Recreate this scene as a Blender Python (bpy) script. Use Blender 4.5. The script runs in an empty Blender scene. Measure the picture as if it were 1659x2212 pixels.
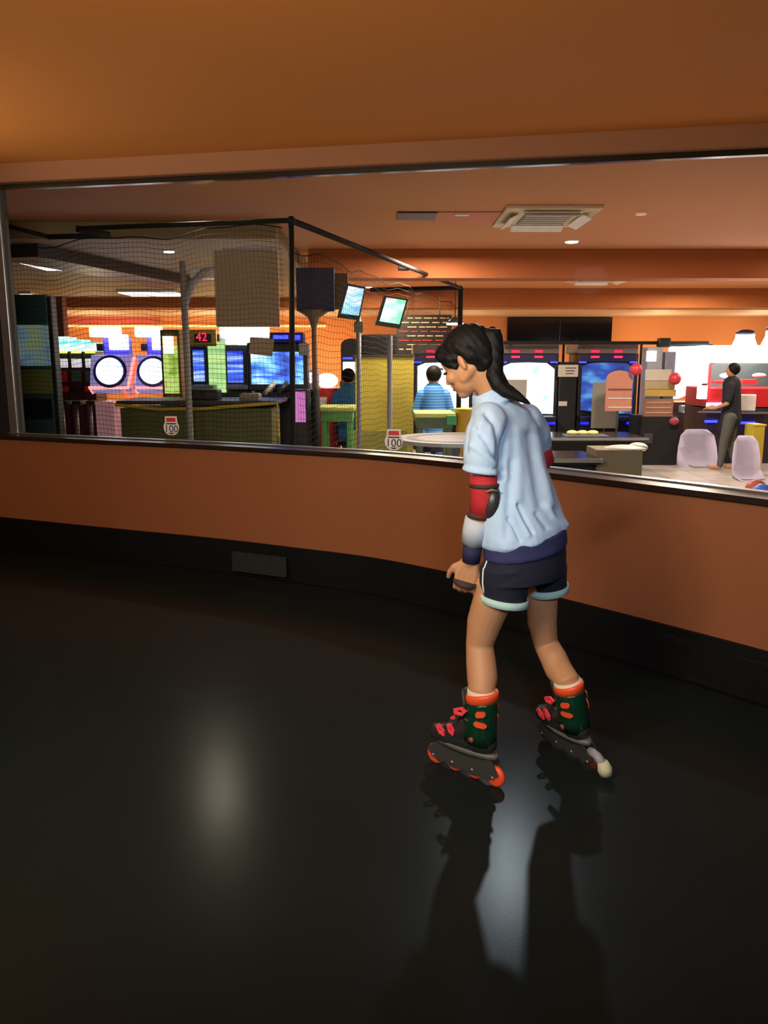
import bpy, bmesh, math, random
from mathutils import Vector, Matrix, noise
random.seed(7)
sc = bpy.context.scene
C = sc.collection
PI = math.pi
# ---------------------------------------------------------------- camera, light, exposure
CAM_H = 1.45; PITCH = math.radians(10.6); F = 1740.0; CX = 829.5; CY = 1106.0
cam_data = bpy.data.cameras.new('camera'); cam = bpy.data.objects.new('camera', cam_data); C.objects.link(cam)
cam.location = (0, 0, CAM_H); cam.rotation_euler = (PI/2 - PITCH, 0, 0)
cam_data.sensor_fit = 'HORIZONTAL'; cam_data.sensor_width = 36; cam_data.lens = 36*F/1659; cam_data.clip_end = 80
cam_data.dof.use_dof = False
sc.camera = cam
world = bpy.data.worlds.new('world'); sc.world = world; world.use_nodes = True
world.node_tree.nodes['Background'].inputs[0].default_value = (0.9, 0.75, 0.65, 1)
world.node_tree.nodes['Background'].inputs[1].default_value = 0.0
sc.view_settings.view_transform = 'Standard'; sc.view_settings.look = 'None'
sc.view_settings.exposure = 0.0; sc.view_settings.gamma = 1.0; sc.view_settings.use_curve_mapping = False

def light(kind, name, loc, energy, col, target=None, **kw):
    d = bpy.data.lights.new(name, kind); d.energy = energy; d.color = col
    for k, v in kw.items(): setattr(d, k, v)
    o = bpy.data.objects.new(name, d); C.objects.link(o); o.location = loc
    if target is not None:
        o.rotation_euler = (Vector(target) - Vector(loc)).to_track_quat('-Z', 'Y').to_euler()
    return o
# rink lamps behind the camera: one soft warm lamp left, one cool lamp high behind
light('AREA', 'rink_lamp', (-3.0, -0.7, 2.72), 60, (1.0, 0.86, 0.68), (0.6, 2.9, 0.7), size=0.6)
light('SPOT', 'rink_spotlight', (0.2, -1.9, 2.7), 420, (0.76, 0.88, 1.0), (0.6, 2.8, 0.9), spot_size=math.radians(44), spot_blend=1.0, shadow_soft_size=0.25)
light('AREA', 'ceiling_fill_light', (-0.8, 0.9, 2.05), 74, (1.0, 0.89, 0.62), (-1.1, 4.2, 2.86), size=0.9)  # unseen fill light added to brighten the orange ceiling
light('SPOT', 'ceiling_fill_light', (-4.3, 4.5, 1.9), 230, (1.0, 0.89, 0.62), (-2.2, 4.9, 3.4), spot_size=math.radians(84), spot_blend=1.0, shadow_soft_size=0.2)  # second added fill, lifts the ceiling near the beam
# downlights of the arcade just behind the beam: their gloss streaks lie on the rink floor
light('SPOT', 'arcade_downlight', (1.03, 6.12, 2.80), 150, (0.80, 0.92, 1.0), (1.03, 4.4, 0.9), spot_size=math.radians(125), spot_blend=0.5, shadow_soft_size=0.05)
light('SPOT', 'arcade_downlight', (-1.62, 7.35, 2.80), 44, (1.0, 0.88, 0.66), (-1.2, 5.4, 0.9), spot_size=math.radians(120), spot_blend=0.6, shadow_soft_size=0.05)
for lx, ly, e, c in ((3.2, 8.8, 70, (1, .82, .66)), (-4.5, 10.0, 60, (.9, .9, .8)), (0.6, 10.2, 60, (1, .8, .62)), (6.0, 11.0, 60, (1, .8, .62)),
                     (-6.5, 14.0, 80, (1, .7, .5)), (0.0, 15.5, 90, (1, .78, .5)), (6.0, 15.5, 110, (1, .78, .5))):
    light('AREA', 'arcade_fill_light', (lx, ly, 2.80), e*2.0, c, (lx, ly, 0), size=0.5)  # area lights added to fill the arcade
# added point lights standing in for machine glow on the far orange wall
for lx, lz, e, c in ((-6.5, 1.6, 34, (1, .68, .36)), (-3.8, 1.6, 34, (1, .7, .38)), (-1.2, 1.4, 34, (1, .62, .3)), (2.0, 1.9, 6, (1, .7, .4)), (6.2, 1.8, 22, (1, .7, .4)), (8.5, 1.8, 22, (1, .75, .5))):
    light('POINT', 'wall_wash_fill', (lx, 18.6, lz), e*2.2, c, shadow_soft_size=0.25)

# ---------------------------------------------------------------- projection helpers (pixel + distance -> metres)
def drop_at(y, Y): return Y*math.tan(math.atan((y-CY)/F)+PITCH)
def W(x, y, Y):
    d = drop_at(y, Y)
    return Vector(((x-CX)/F*(Y*math.cos(PITCH)+d*math.sin(PITCH)), Y, CAM_H-d))
def XF(x, z, Y): return (x-CX)/F*(Y*math.cos(PITCH)+(CAM_H-z)*math.sin(PITCH))
def ZF(y, Y): return CAM_H-drop_at(y, Y)

# ---------------------------------------------------------------- materials
def srgb(r, g, b):
    f = lambda c: ((c/255)/12.92 if c/255 <= .04045 else (((c/255)+.055)/1.055)**2.4)
    return (f(r), f(g), f(b), 1)
_m = {}
def mat(name, rgb, rough=.6, metal=0., emit=0., var=.12, scale=14., bump=0., coat=0., spec=None):
    if name in _m: return _m[name]
    m = bpy.data.materials.new(name); m.use_nodes = True; nt = m.node_tree; p = nt.nodes['Principled BSDF']
    col = srgb(*rgb)
    p.inputs['Roughness'].default_value = rough; p.inputs['Metallic'].default_value = metal
    if coat: p.inputs['Coat Weight'].default_value = coat
    if spec is not None: p.inputs['Specular IOR Level'].default_value = spec
    tc = nt.nodes.new('ShaderNodeTexCoord'); n = nt.nodes.new('ShaderNodeTexNoise'); n.inputs['Scale'].default_value = scale; n.inputs['Detail'].default_value = 4
    nt.links.new(tc.outputs['Object'], n.inputs['Vector'])
    r = nt.nodes.new('ShaderNodeMapRange'); r.inputs['To Min'].default_value = 1-var; r.inputs['To Max'].default_value = 1+var
    nt.links.new(n.outputs['Fac'], r.inputs['Value'])
    mx = nt.nodes.new('ShaderNodeVectorMath'); mx.operation = 'SCALE'; mx.inputs[0].default_value = col[:3]
    nt.links.new(r.outputs[0], mx.inputs['Scale']); nt.links.new(mx.outputs[0], p.inputs['Base Color'])
    if emit:
        p.inputs['Emission Color'].default_value = col; p.inputs['Emission Strength'].default_value = emit
    if bump:
        b = nt.nodes.new('ShaderNodeBump'); b.inputs['Strength'].default_value = bump; b.inputs['Distance'].default_value = .01
        nt.links.new(n.outputs['Fac'], b.inputs['Height']); nt.links.new(b.outputs[0], p.inputs['Normal'])
    _m[name] = m; return m
def screen(name, cols, emit=1.5, scale=(3, 3, 12), kind='NOISE', pos=None):
    """a lit screen: moving picture frozen as soft colour patches"""
    if name in _m: return _m[name]
    m = bpy.data.materials.new(name); m.use_nodes = True; nt = m.node_tree; p = nt.nodes['Principled BSDF']
    p.inputs['Base Color'].default_value = (.01, .01, .01, 1); p.inputs['Roughness'].default_value = .25
    tc = nt.nodes.new('ShaderNodeTexCoord'); mp = nt.nodes.new('ShaderNodeMapping'); mp.inputs['Scale'].default_value = scale
    n = nt.nodes.new('ShaderNodeTexNoise'); n.inputs['Scale'].default_value = 1; n.inputs['Detail'].default_value = 2
    nt.links.new(tc.outputs['Generated' if kind == 'GEN' else 'Object'], mp.inputs[0]); nt.links.new(mp.outputs[0], n.inputs['Vector'])
    cr = nt.nodes.new('ShaderNodeValToRGB'); el = cr.color_ramp.elements
    k = len(cols)
    while len(el) < k: el.new(.5)
    for i, c in enumerate(cols):
        el[i].position = .32+.36*i/max(1, k-1) if pos is None else pos[i]; el[i].color = srgb(*c)
    if kind == 'GEN':
        sp = nt.nodes.new('ShaderNodeSeparateXYZ'); nt.links.new(tc.outputs['Generated'], sp.inputs[0]); nt.links.new(sp.outputs['Z'], cr.inputs[0])
    else: nt.links.new(n.outputs['Fac'], cr.inputs[0])
    nt.links.new(cr.outputs[0], p.inputs['Emission Color']); p.inputs['Emission Strength'].default_value = emit*1.25
    _m[name] = m; return m

ORANGE = (186, 100, 42)
M_wall = mat('orange_paint', (146, 84, 47), .75, var=.07, scale=2.2, bump=.05)
M_ceil = mat('orange_ceiling_paint', (206, 124, 50), .8, var=.05, scale=1.2, bump=.04)
M_beam = mat('brown_beam_paint', (148, 96, 66), .75, var=.05, scale=3)
M_arcceil = mat('arcade_ceiling_paint', (196, 134, 90), .8, var=.06, scale=.8)
M_khaki = mat('khaki_ceiling_paint', (150, 134, 104), .7, var=.1, scale=1)
M_far = mat('far_wall_paint', (222, 148, 92), .8, var=.06, scale=1.5)
M_black = mat('black_plastic', (22, 22, 25), .45)
M_blackm = mat('black_matt', (14, 14, 15), .8, var=.25)
M_cap = mat('dark_cap', (44, 30, 26), .28, var=.15)
M_chrome = mat('brushed_steel', (190, 195, 205), .3, .9)
M_alu = mat('grey_aluminium', (130, 134, 142), .4, .6)
M_greyp = mat('grey_paint', (160, 162, 172), .5)
M_darkg = mat('dark_grey', (58, 58, 62), .5)
M_white = mat('white_plastic', (225, 225, 222), .45)
M_paper = mat('paper', (200, 192, 180), .8)
M_beige = mat('beige_board', (168, 148, 126), .7, var=.04)
M_red = mat('red_plastic', (200, 40, 46), .4)
M_yel = mat('yellow_paint', (200, 178, 60), .5)
M_mustard = mat('mustard_board', (196, 178, 70), .6, var=.08, scale=5)
M_olive = mat('olive_panel', (92, 96, 54), .6, var=.35, scale=6)
M_green = mat('green_paint', (100, 170, 90), .5)
M_blue = mat('blue_plastic', (50, 110, 210), .5)
M_pink = mat('pink_panel', (210, 150, 160), .4, emit=.25)
M_navy = mat('navy_cloth', (17, 19, 42), .85, var=.12, scale=40, bump=.1)
M_glow = mat('white_light', (255, 255, 255), .5, emit=4.5, var=0)
M_glow_s = mat('soft_white_light', (250, 245, 255), .5, emit=1.1, var=0)
M_redl = mat('red_light', (255, 30, 60), .5, emit=3.5, var=0)
M_bluel = mat('blue_light', (40, 50, 255), .5, emit=5, var=0)
M_yell = mat('yellow_light', (255, 230, 90), .5, emit=2.5, var=0)
M_pinkl = mat('pink_light', (255, 140, 130), .5, emit=2.2, var=0)
M_teal = mat('dark_teal', (40, 78, 86), .5)

def stucco_floor():
    m = bpy.data.materials.new('black_rink_floor'); m.use_nodes = True; nt = m.node_tree; p = nt.nodes['Principled BSDF']
    tc = nt.nodes.new('ShaderNodeTexCoord')
    n = nt.nodes.new('ShaderNodeTexNoise'); n.inputs['Scale'].default_value = 1.3; n.inputs['Detail'].default_value = 5
    n2 = nt.nodes.new('ShaderNodeTexNoise'); n2.inputs['Scale'].default_value = 260; n2.inputs['Detail'].default_value = 3
    for q in (n, n2): nt.links.new(tc.outputs['Object'], q.inputs['Vector'])
    cr = nt.nodes.new('ShaderNodeValToRGB'); cr.color_ramp.elements[0].color = (.0100, .0142, .0142, 1); cr.color_ramp.elements[1].color = (.0145, .0200, .0196, 1)
    nt.links.new(n.outputs['Fac'], cr.inputs[0]); nt.links.new(cr.outputs[0], p.inputs['Base Color'])
    mr = nt.nodes.new('ShaderNodeMapRange'); mr.inputs['To Min'].default_value = .19; mr.inputs['To Max'].default_value = .27
    nt.links.new(n.outputs['Fac'], mr.inputs['Value']); nt.links.new(mr.outputs[0], p.inputs['Roughness'])
    b = nt.nodes.new('ShaderNodeBump'); b.inputs['Strength'].default_value = .06; b.inputs['Distance'].default_value = .002
    nt.links.new(n2.outputs['Fac'], b.inputs['Height']); nt.links.new(b.outputs[0], p.inputs['Normal'])
    p.inputs['Specular IOR Level'].default_value = .05
    return m
def scuffed_black():
    m = bpy.data.materials.new('scuffed_black_board'); m.use_nodes = True; nt = m.node_tree; p = nt.nodes['Principled BSDF']
    tc = nt.nodes.new('ShaderNodeTexCoord'); mp = nt.nodes.new('ShaderNodeMapping'); mp.inputs['Scale'].default_value = (2, 2, 34)
    n = nt.nodes.new('ShaderNodeTexNoise'); n.inputs['Scale'].default_value = 2.4; n.inputs['Detail'].default_value = 6; n.inputs['Roughness'].default_value = .7
    nt.links.new(tc.outputs['Object'], mp.inputs[0]); nt.links.new(mp.outputs[0], n.inputs['Vector'])
    n2 = nt.nodes.new('ShaderNodeTexNoise'); n2.inputs['Scale'].default_value = 1.1; nt.links.new(tc.outputs['Object'], n2.inputs['Vector'])
    mu = nt.nodes.new('ShaderNodeMath'); mu.operation = 'MULTIPLY'; nt.links.new(n.outputs['Fac'], mu.inputs[0]); nt.links.new(n2.outputs['Fac'], mu.inputs[1])
    cr = nt.nodes.new('ShaderNodeValToRGB'); cr.color_ramp.elements[0].position = .36; cr.color_ramp.elements[0].color = (.0035, .0035, .0035, 1)
    cr.color_ramp.elements[1].position = .50; cr.color_ramp.elements[1].color = (.035, .033, .030, 1)
    nt.links.new(mu.outputs[0], cr.inputs[0]); nt.links.new(cr.outputs[0], p.inputs['Base Color']); p.inputs['Roughness'].default_value = .6
    p.inputs['Specular IOR Level'].default_value = .25
    return m
def glass_mat():
    m = bpy.data.materials.new('clear_glass'); m.use_nodes = True; nt = m.node_tree; nt.nodes.remove(nt.nodes['Principled BSDF'])
    out = [n for n in nt.nodes if n.type == 'OUTPUT_MATERIAL'][0]
    t = nt.nodes.new('ShaderNodeBsdfTransparent'); t.inputs[0].default_value = (.96, .97, .97, 1)
    g = nt.nodes.new('ShaderNodeBsdfGlossy'); g.inputs['Roughness'].default_value = .03
    mx = nt.nodes.new('ShaderNodeMixShader')
    mx.inputs[0].default_value = .0001; nt.links.new(t.outputs[0], mx.inputs[1]); nt.links.new(g.outputs[0], mx.inputs[2]); nt.links.new(mx.outputs[0], out.inputs[0])
    return m
def tile_floor():
    m = bpy.data.materials.new('pale_arcade_floor'); m.use_nodes = True; nt = m.node_tree; p = nt.nodes['Principled BSDF']
    tc = nt.nodes.new('ShaderNodeTexCoord'); br = nt.nodes.new('ShaderNodeTexBrick'); br.offset = 0
    br.inputs['Scale'].default_value = 1; br.inputs['Brick Width'].default_value = .45; br.inputs['Row Height'].default_value = .45; br.inputs['Mortar Size'].default_value = .008
    br.inputs['Color1'].default_value = srgb(196, 190, 180); br.inputs['Color2'].default_value = srgb(170, 164, 154); br.inputs['Mortar'].default_value = srgb(120, 114, 106)
    nt.links.new(tc.outputs['Object'], br.inputs['Vector']); nt.links.new(br.outputs[0], p.inputs['Base Color']); p.inputs['Roughness'].default_value = .3
    return m
M_floor = stucco_floor(); M_scuff = scuffed_black(); M_glass = glass_mat(); M_tile = tile_floor()

# ---------------------------------------------------------------- object helpers
def new(name, me, parent=None, m=None, smooth=False):
    o = bpy.data.objects.new(name, me); C.objects.link(o)
    if m is not None: me.materials.append(m)
    if smooth:
        for f in me.polygons: f.use_smooth = True
    if parent is not None:
        o.parent = parent
        w = Vector(parent.location)
        q = parent.parent
        while q is not None: w += Vector(q.location); q = q.parent
        me.transform(Matrix.Translation(-w))
    return o
def from_bm(name, bm, parent=None, m=None, smooth=False):
    bmesh.ops.recalc_face_normals(bm, faces=bm.faces)
    me = bpy.data.meshes.new(name); bm.to_mesh(me); bm.free()
    return new(name, me, parent, m, smooth)
def thing(name, label, cat, loc, group=None):
    o = bpy.data.objects.new(name, None); C.objects.link(o); o.empty_display_size = .1
    o.location = loc; return tag(o, label, cat, group)
def tag(o, label, cat, group=None):
    o['label'] = label; o['category'] = cat
    if group: o['group'] = group
    return o
def struct(o): o['kind'] = 'structure'; return o
def bm_box(bm, x0, x1, y0, y1, z0, z1, bev=0, rot=None, piv=None):
    b = bmesh.new(); bmesh.ops.create_cube(b, size=1)
    for v in b.verts: v.co = Vector(((x0+x1)/2+v.co.x*(x1-x0), (y0+y1)/2+v.co.y*(y1-y0), (z0+z1)/2+v.co.z*(z1-z0)))
    if bev: bmesh.ops.bevel(b, geom=b.edges[:], offset=min(bev, .45*min(abs(x1-x0), abs(y1-y0), abs(z1-z0))), segments=2, affect='EDGES', profile=.6)
    if rot is not None:
        c = Vector(piv) if piv is not None else Vector(((x0+x1)/2, (y0+y1)/2, (z0+z1)/2))
        for v in b.verts: v.co = rot @ (v.co-c)+c
    me = bpy.data.meshes.new('t'); b.to_mesh(me); b.free(); bm.from_mesh(me); bpy.data.meshes.remove(me); return bm
def box(name, x0, x1, y0, y1, z0, z1, m, parent=None, bev=.004, rot=None, piv=None):
    bm = bmesh.new(); bm_box(bm, x0, x1, y0, y1, z0, z1, bev, rot, piv); return from_bm(name, bm, parent, m)
def frame_of(d):
    d = d.normalized(); a = Vector((0, 0, 1)) if abs(d.z) < .9 else Vector((1, 0, 0))
    u = d.cross(a).normalized(); return u, d.cross(u).normalized()
def bm_tube(bm, pts, rad, seg=10, caps=True, round_caps=False):
    pts = [Vector(p) for p in pts]; n = len(pts); rad = rad if hasattr(rad, '__len__') else [rad]*n
    if round_caps:
        d0 = (pts[0]-pts[1]).normalized(); d1 = (pts[-1]-pts[-2]).normalized(); a, b, ra, rb = [], [], [], []
        for t in (80, 60, 38, 18):
            t = math.radians(t); a.append(pts[0]+d0*rad[0]*math.sin(t)); ra.append(rad[0]*math.cos(t))
        for t in (18, 38, 60, 80):
            t = math.radians(t); b.append(pts[-1]+d1*rad[-1]*math.sin(t)); rb.append(rad[-1]*math.cos(t))
        pts = a+pts+b; rad = ra+list(rad)+rb; n = len(pts)
    rings = []; u = None
    for i, p in enumerate(pts):
        d = (pts[min(i+1, n-1)]-pts[max(i-1, 0)])
        if d.length < 1e-9: d = Vector((0, 0, 1))
        d.normalize()
        if u is None: u, v = frame_of(d)
        else:
            u = (u-d*u.dot(d)).normalized(); v = d.cross(u)
        rings.append([bm.verts.new(p+u*math.cos(2*PI*k/seg)*rad[i]+v*math.sin(2*PI*k/seg)*rad[i]) for k in range(seg)])
    for a, b in zip(rings, rings[1:]):
        for k in range(seg): bm.faces.new((a[k], a[(k+1) % seg], b[(k+1) % seg], b[k]))
    if caps: bm.faces.new(rings[0][::-1]); bm.faces.new(rings[-1])
def tube(name, pts, rad, m, parent=None, seg=12, smooth=True, round_caps=False):
    bm = bmesh.new(); bm_tube(bm, pts, rad, seg, True, round_caps); return from_bm(name, bm, parent, m, smooth)
def bm_ellipsoid(bm, c, r, rot=None, seg=20):
    b = bmesh.new(); bmesh.ops.create_uvsphere(b, u_segments=seg, v_segments=seg//2+2, radius=1)
    for v in b.verts:
        q = Vector((v.co.x*r[0], v.co.y*r[1], v.co.z*r[2])); v.co = (rot @ q if rot is not None else q)+Vector(c)
    me = bpy.data.meshes.new('t'); b.to_mesh(me); b.free(); bm.from_mesh(me); bpy.data.meshes.remove(me)
def bm_loft(bm, rings, caps=True):
    R = [[bm.verts.new(p) for p in r] for r in rings]; n = len(R[0])
    for a, b in zip(R, R[1:]):
        for k in range(n): bm.faces.new((a[k], a[(k+1) % n], b[(k+1) % n], b[k]))
    if caps: bm.faces.new(R[0][::-1]); bm.faces.new(R[-1])
def disc(name, c, r, h, m, parent=None, seg=28, axis='Z', bev=0.):
    c = Vector(c); d = {'Z': Vector((0, 0, 1)), 'Y': Vector((0, 1, 0)), 'X': Vector((1, 0, 0))}[axis]
    return tube(name, [c-d*h/2, c+d*h/2], r, m, parent, seg, smooth=False)
def prism(name, pts, d, m, parent=None):
    """extrude a flat outline (list of points) by vector d"""
    bm = bmesh.new(); a = [bm.verts.new(p) for p in pts]; b = [bm.verts.new(Vector(p)+Vector(d)) for p in pts]; n = len(a)
    bm.faces.new(a[::-1]); bm.faces.new(b)
    for k in range(n): bm.faces.new((a[k], a[(k+1) % n], b[(k+1) % n], b[k]))
    return from_bm(name, bm, parent, m)
def remeshed(name, bm, voxel, smooth_it, m, parent=None, fn=None):
    me = bpy.data.meshes.new('tmp'); bmesh.ops.recalc_face_normals(bm, faces=bm.faces); bm.to_mesh(me); bm.free()
    o = bpy.data.objects.new('tmp', me); C.objects.link(o)
    r = o.modifiers.new('r', 'REMESH'); r.mode = 'VOXEL'; r.voxel_size = voxel; r.adaptivity = 0
    s = o.modifiers.new('s', 'SMOOTH'); s.iterations = smooth_it; s.factor = .5
    dg = bpy.context.evaluated_depsgraph_get(); me2 = bpy.data.meshes.new_from_object(o.evaluated_get(dg)); bpy.data.objects.remove(o)
    if fn:
        nn = [(v.co.copy(), v.normal.copy()) for v in me2.vertices]
        for v, (c0, n0) in zip(me2.vertices, nn): v.co = fn(c0, n0)
    me2.name = name; me2.materials.clear()
    return new(name, me2, parent, m, True)
def fbox(name, x0, x1, y0, y1, Y, dep, m, parent=None, bev=.006):
    """box whose front face at distance Y covers the given pixel span; y1 None = down to the floor"""
    zt = ZF(y0, Y); zb = 0.0 if y1 is None else ZF(y1, Y); zm = (zt+zb)/2 if y1 is not None else ZF(y0, Y)/2+.5
    return box(name, XF(x0, zm, Y), XF(x1, zm, Y), Y, Y+dep, zb, zt, m, parent, bev)
def base(x, Y): return Vector((XF(x, .8, Y), Y, 0))

# ================================================================ THE SETTING
wall_pts = [(2.95, -7), (2.95, -3), (2.93, -1), (2.86, .3), (2.66, 1.3), (2.36, 2.1), (2.0, 2.72), (1.64, 3.2), (1.2, 3.70), (.66, 4.26), (.0, 4.83), (-.6, 5.16), (-1.2, 5.45), (-2.0, 5.78), (-3.0, 6.20), (-3.6, 6.40)]
def smooth_curve(pts, sub=8):
    out = []
    P = [Vector((p[0], p[1], 0)) for p in pts]
    for i in range(len(P)-1):
        p0 = P[max(i-1, 0)]; p1 = P[i]; p2 = P[i+1]; p3 = P[min(i+2, len(P)-1)]
        for k in range(sub):
            t = k/sub
            out.append(.5*((2*p1)+(-p0+p2)*t+(2*p0-5*p1+4*p2-p3)*t*t+(-p0+3*p1-3*p2+p3)*t**3))
    out.append(P[-1]); return out
curve = smooth_curve(wall_pts)
def offset_curve(d):   # + = away from the rink
    out = []
    for i, p in enumerate(curve):
        t = (curve[min(i+1, len(curve)-1)]-curve[max(i-1, 0)]).normalized(); out.append(p+Vector((t.y, -t.x, 0))*d)
    return out
def ribbon(name, d0, d1, z0, z1, m, parent=None, bev=0):
    a, b = offset_curve(d0), offset_curve(d1); bm = bmesh.new(); rows = []
    for p, q in zip(a, b):
        rows.append([bm.verts.new((p.x, p.y, z0)), bm.verts.new((p.x, p.y, z1)), bm.verts.new((q.x, q.y, z1)), bm.verts.new((q.x, q.y, z0))])
    for r, s in zip(rows, rows[1:]):
        for k in range(4): bm.faces.new((r[k], r[(k+1) % 4], s[(k+1) % 4], s[k]))
    bm.faces.new(rows[0]); bm.faces.new(rows[-1][::-1])
    if bev:
        es = [e for e in bm.edges if abs(e.verts[0].co.z-e.verts[1].co.z) < 1e-6 and len(e.link_faces) == 2 and e.calc_face_angle(0) > 1]
        bmesh.ops.bevel(bm, geom=es, offset=bev, segments=2, affect='EDGES')
    return from_bm(name, bm, parent, m)
# rink floor bounded by the curve
bm = bmesh.new(); vs = [bm.verts.new((p.x, p.y, 0)) for p in offset_curve(.05)]+[bm.verts.new((-7, 7.3, 0)), bm.verts.new((-7, -7, 0))]
bm.faces.new(vs); floor = struct(from_bm('floor', bm, None, M_floor))
# centre face downwards guard
if floor.data.polygons[0].normal.z < 0: floor.data.flip_normals()
bm = bmesh.new(); q = [bm.verts.new(v) for v in ((-16, 4, -.004), (16, -7, -.004), (16, 20.4, -.004), (-16, 20.4, -.004))]
bm.faces.new(q); fa = struct(from_bm('floor_arcade', bm, None, M_tile))
ARC_FLOOR = -.004
low = struct(ribbon('wall_rink', 0, .12, 0, .868, M_wall))
bb = struct(ribbon('baseboard_rink', -.022, .0, 0, .25, M_scuff, None, .004))
lip = struct(ribbon('baseboard_shoe', -.060, -.0225, .0, .022, M_scuff, None, .006))
cap = struct(ribbon('trim_1', -.03, .17, .868, .895, M_cap, None, .006)); 
trim_strip = struct(ribbon('trim_2', .105, .150, .8955, .903, M_chrome, None, .002))
# loose scuffed repair plate on the baseboard
p0 = W(500, 1203, 5.27); p1 = W(617, 1215, 5.09)
dv = (p1-p0).normalized(); nrm = Vector((dv.y, -dv.x, 0)).normalized()
if nrm.y > 0: nrm = -nrm
M_plate = mat('worn_black_plate', (40, 39, 37), .5, var=.5, scale=30)
A = [Vector((p0.x, p0.y, .06)), Vector((p1.x, p1.y, .06)), Vector((p1.x, p1.y, .195)), Vector((p0.x, p0.y, .195))]
prism('repair_plate', [v-nrm*.015 for v in A], nrm*.012, M_plate, bb)

# straight beam and glass line
GA = Vector((-2.95, 6.36, 0)); GB = Vector((7.4, 4.28, 0)); gd = (GB-GA).normalized(); gn = Vector((gd.y, -gd.x, 0))  # gn points to the camera
def gline_box(name, s0, s1, n0, n1, z0, z1, m, parent=None, bev=0.):
    bm = bmesh.new(); L = GA
    vs = []
    for z in (z0, z1):
        for s, n in ((s0, n0), (s1, n0), (s1, n1), (s0, n1)):
            q = L+gd*s+gn*n; vs.append(bm.verts.new((q.x, q.y, z)))
    bm.faces.new(vs[0:4][::-1]); bm.faces.new(vs[4:8])
    for k in range(4): bm.faces.new((vs[k], vs[(k+1) % 4], vs[4+(k+1) % 4], vs[4+k]))
    if bev: bmesh.ops.bevel(bm, geom=bm.edges[:], offset=bev, segments=2, affect='EDGES')
    return from_bm(name, bm, parent, m)
beam = struct(gline_box('trim_3', -4.5, 10.6, -.10, .10, 2.735, 2.90, M_beam, None, .004))
win = struct(gline_box('window_1', .06, 10.4, -.006, .006, .02, 2.70, M_glass))
gline_box('window_track', .0, 10.4, -.03, .03, 2.70, 2.7345, mat('dark_track', (60, 54, 50), .22, .7), win, .004)
gline_box('window_track', .0, 10.4, -.03, .03, .0, .02, M_alu, win, .004)
gline_box('glass_joint', 6.0, 6.012, -.008, .008, .02, 2.70, M_alu, win)
gline_box('glass_joint', 9.0, 9.012, -.008, .008, .02, 2.70, M_alu, win)
fr = gline_box('window_frame', .035, .105, -.05, .05, .90, 2.7345, M_chrome, win, .004)
gline_box('glazing_bead', .105, .125, -.02, .02, .90, 2.7, M_darkg, fr, .002)
# dark wall left of the window
struct(gline_box('wall_left', -4.3, .033, -.08, .08, 0, 2.7345, M_blackm))
# ceilings
bm = bmesh.new()
a = GA+gd*-4.3+gn*.1; b = GA+gd*10.5+gn*.1
bm.faces.new([bm.verts.new(v) for v in ((a.x, a.y, 2.862), (b.x, b.y, 2.862), (7.4, -7, 2.862), (-7.2, -7, 2.862))])
ceiling = struct(from_bm('ceiling', bm, None, M_ceil))
struct(box('ceiling_arcade', -16, 16, 4.0, 20.4, 2.902, 2.96, M_arcceil, None, 0))
struct(box('ceiling_panel', -16, -1.15, 8.9, 20.2, 2.72, 2.90, M_khaki, None, .01))
# enclosing walls of the rink out of view
struct(box('wall_back', -7.2, 7.4, -7.1, -7.0, 0, 2.86, M_wall, None, 0))
struct(box('wall_side', -7.2, -7.1, -7, 7.4, 0, 2.86, M_wall, None, 0))
struct(box('wall_right', 16, 16.1, -7, 20.4, 0, 2.95, M_far, None, 0))
# arcade: beams, far wall, cornice
struct(box('trim_4', -1.0, 16, 11.05, 11.45, 2.53, 2.901, mat('orange_beam', (160, 88, 44), .8, var=.04), None, .01))
struct(box('trim_5', -16, 16, 16.9, 17.2, 2.52, 2.901, mat('far_beam', (176, 104, 56), .8), None, .01))
struct(box('trim_6', -16, 16, 17.2, 19.98, 2.50, 2.54, mat('pale_soffit', (206, 176, 146), .6), None, .005))
struct(box('wall_far', -16, 16, 20.0, 20.1, 0, 2.9, M_far, None, 0))
struct(box('wall_arcade_side', -16.1, -16, 4, 20.4, 0, 2.9, M_far, None, 0))
struct(box('wall_far_panel', XF(122, 2.3, 19.8), XF(335, 2.3, 19.8), 19.85, 19.9, 2.33, 2.499, mat('rose_paint', (214, 100, 96), .7), None, .004))
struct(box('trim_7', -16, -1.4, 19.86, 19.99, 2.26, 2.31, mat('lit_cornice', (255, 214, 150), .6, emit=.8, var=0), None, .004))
# dark duct crossing the khaki ceiling
d0 = W(30, 530, 9.3); d1 = W(380, 600, 12.8)
dk = bmesh.new()
du = (d1-d0).normalized(); dp = Vector((du.y, -du.x, 0))*.3
for s in (0,): pass
duct = prism('ceiling_duct', [Vector((d0.x, d0.y, 2.58))-dp, Vector((d0.x, d0.y, 2.58))+dp, Vector((d0.x, d0.y, 2.718))+dp, Vector((d0.x, d0.y, 2.718))-dp], Vector((du.x, du.y, 0))*3.7, M_darkg)
tag(duct, 'dark grey duct running diagonally under the khaki ceiling at left', 'duct')

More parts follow.
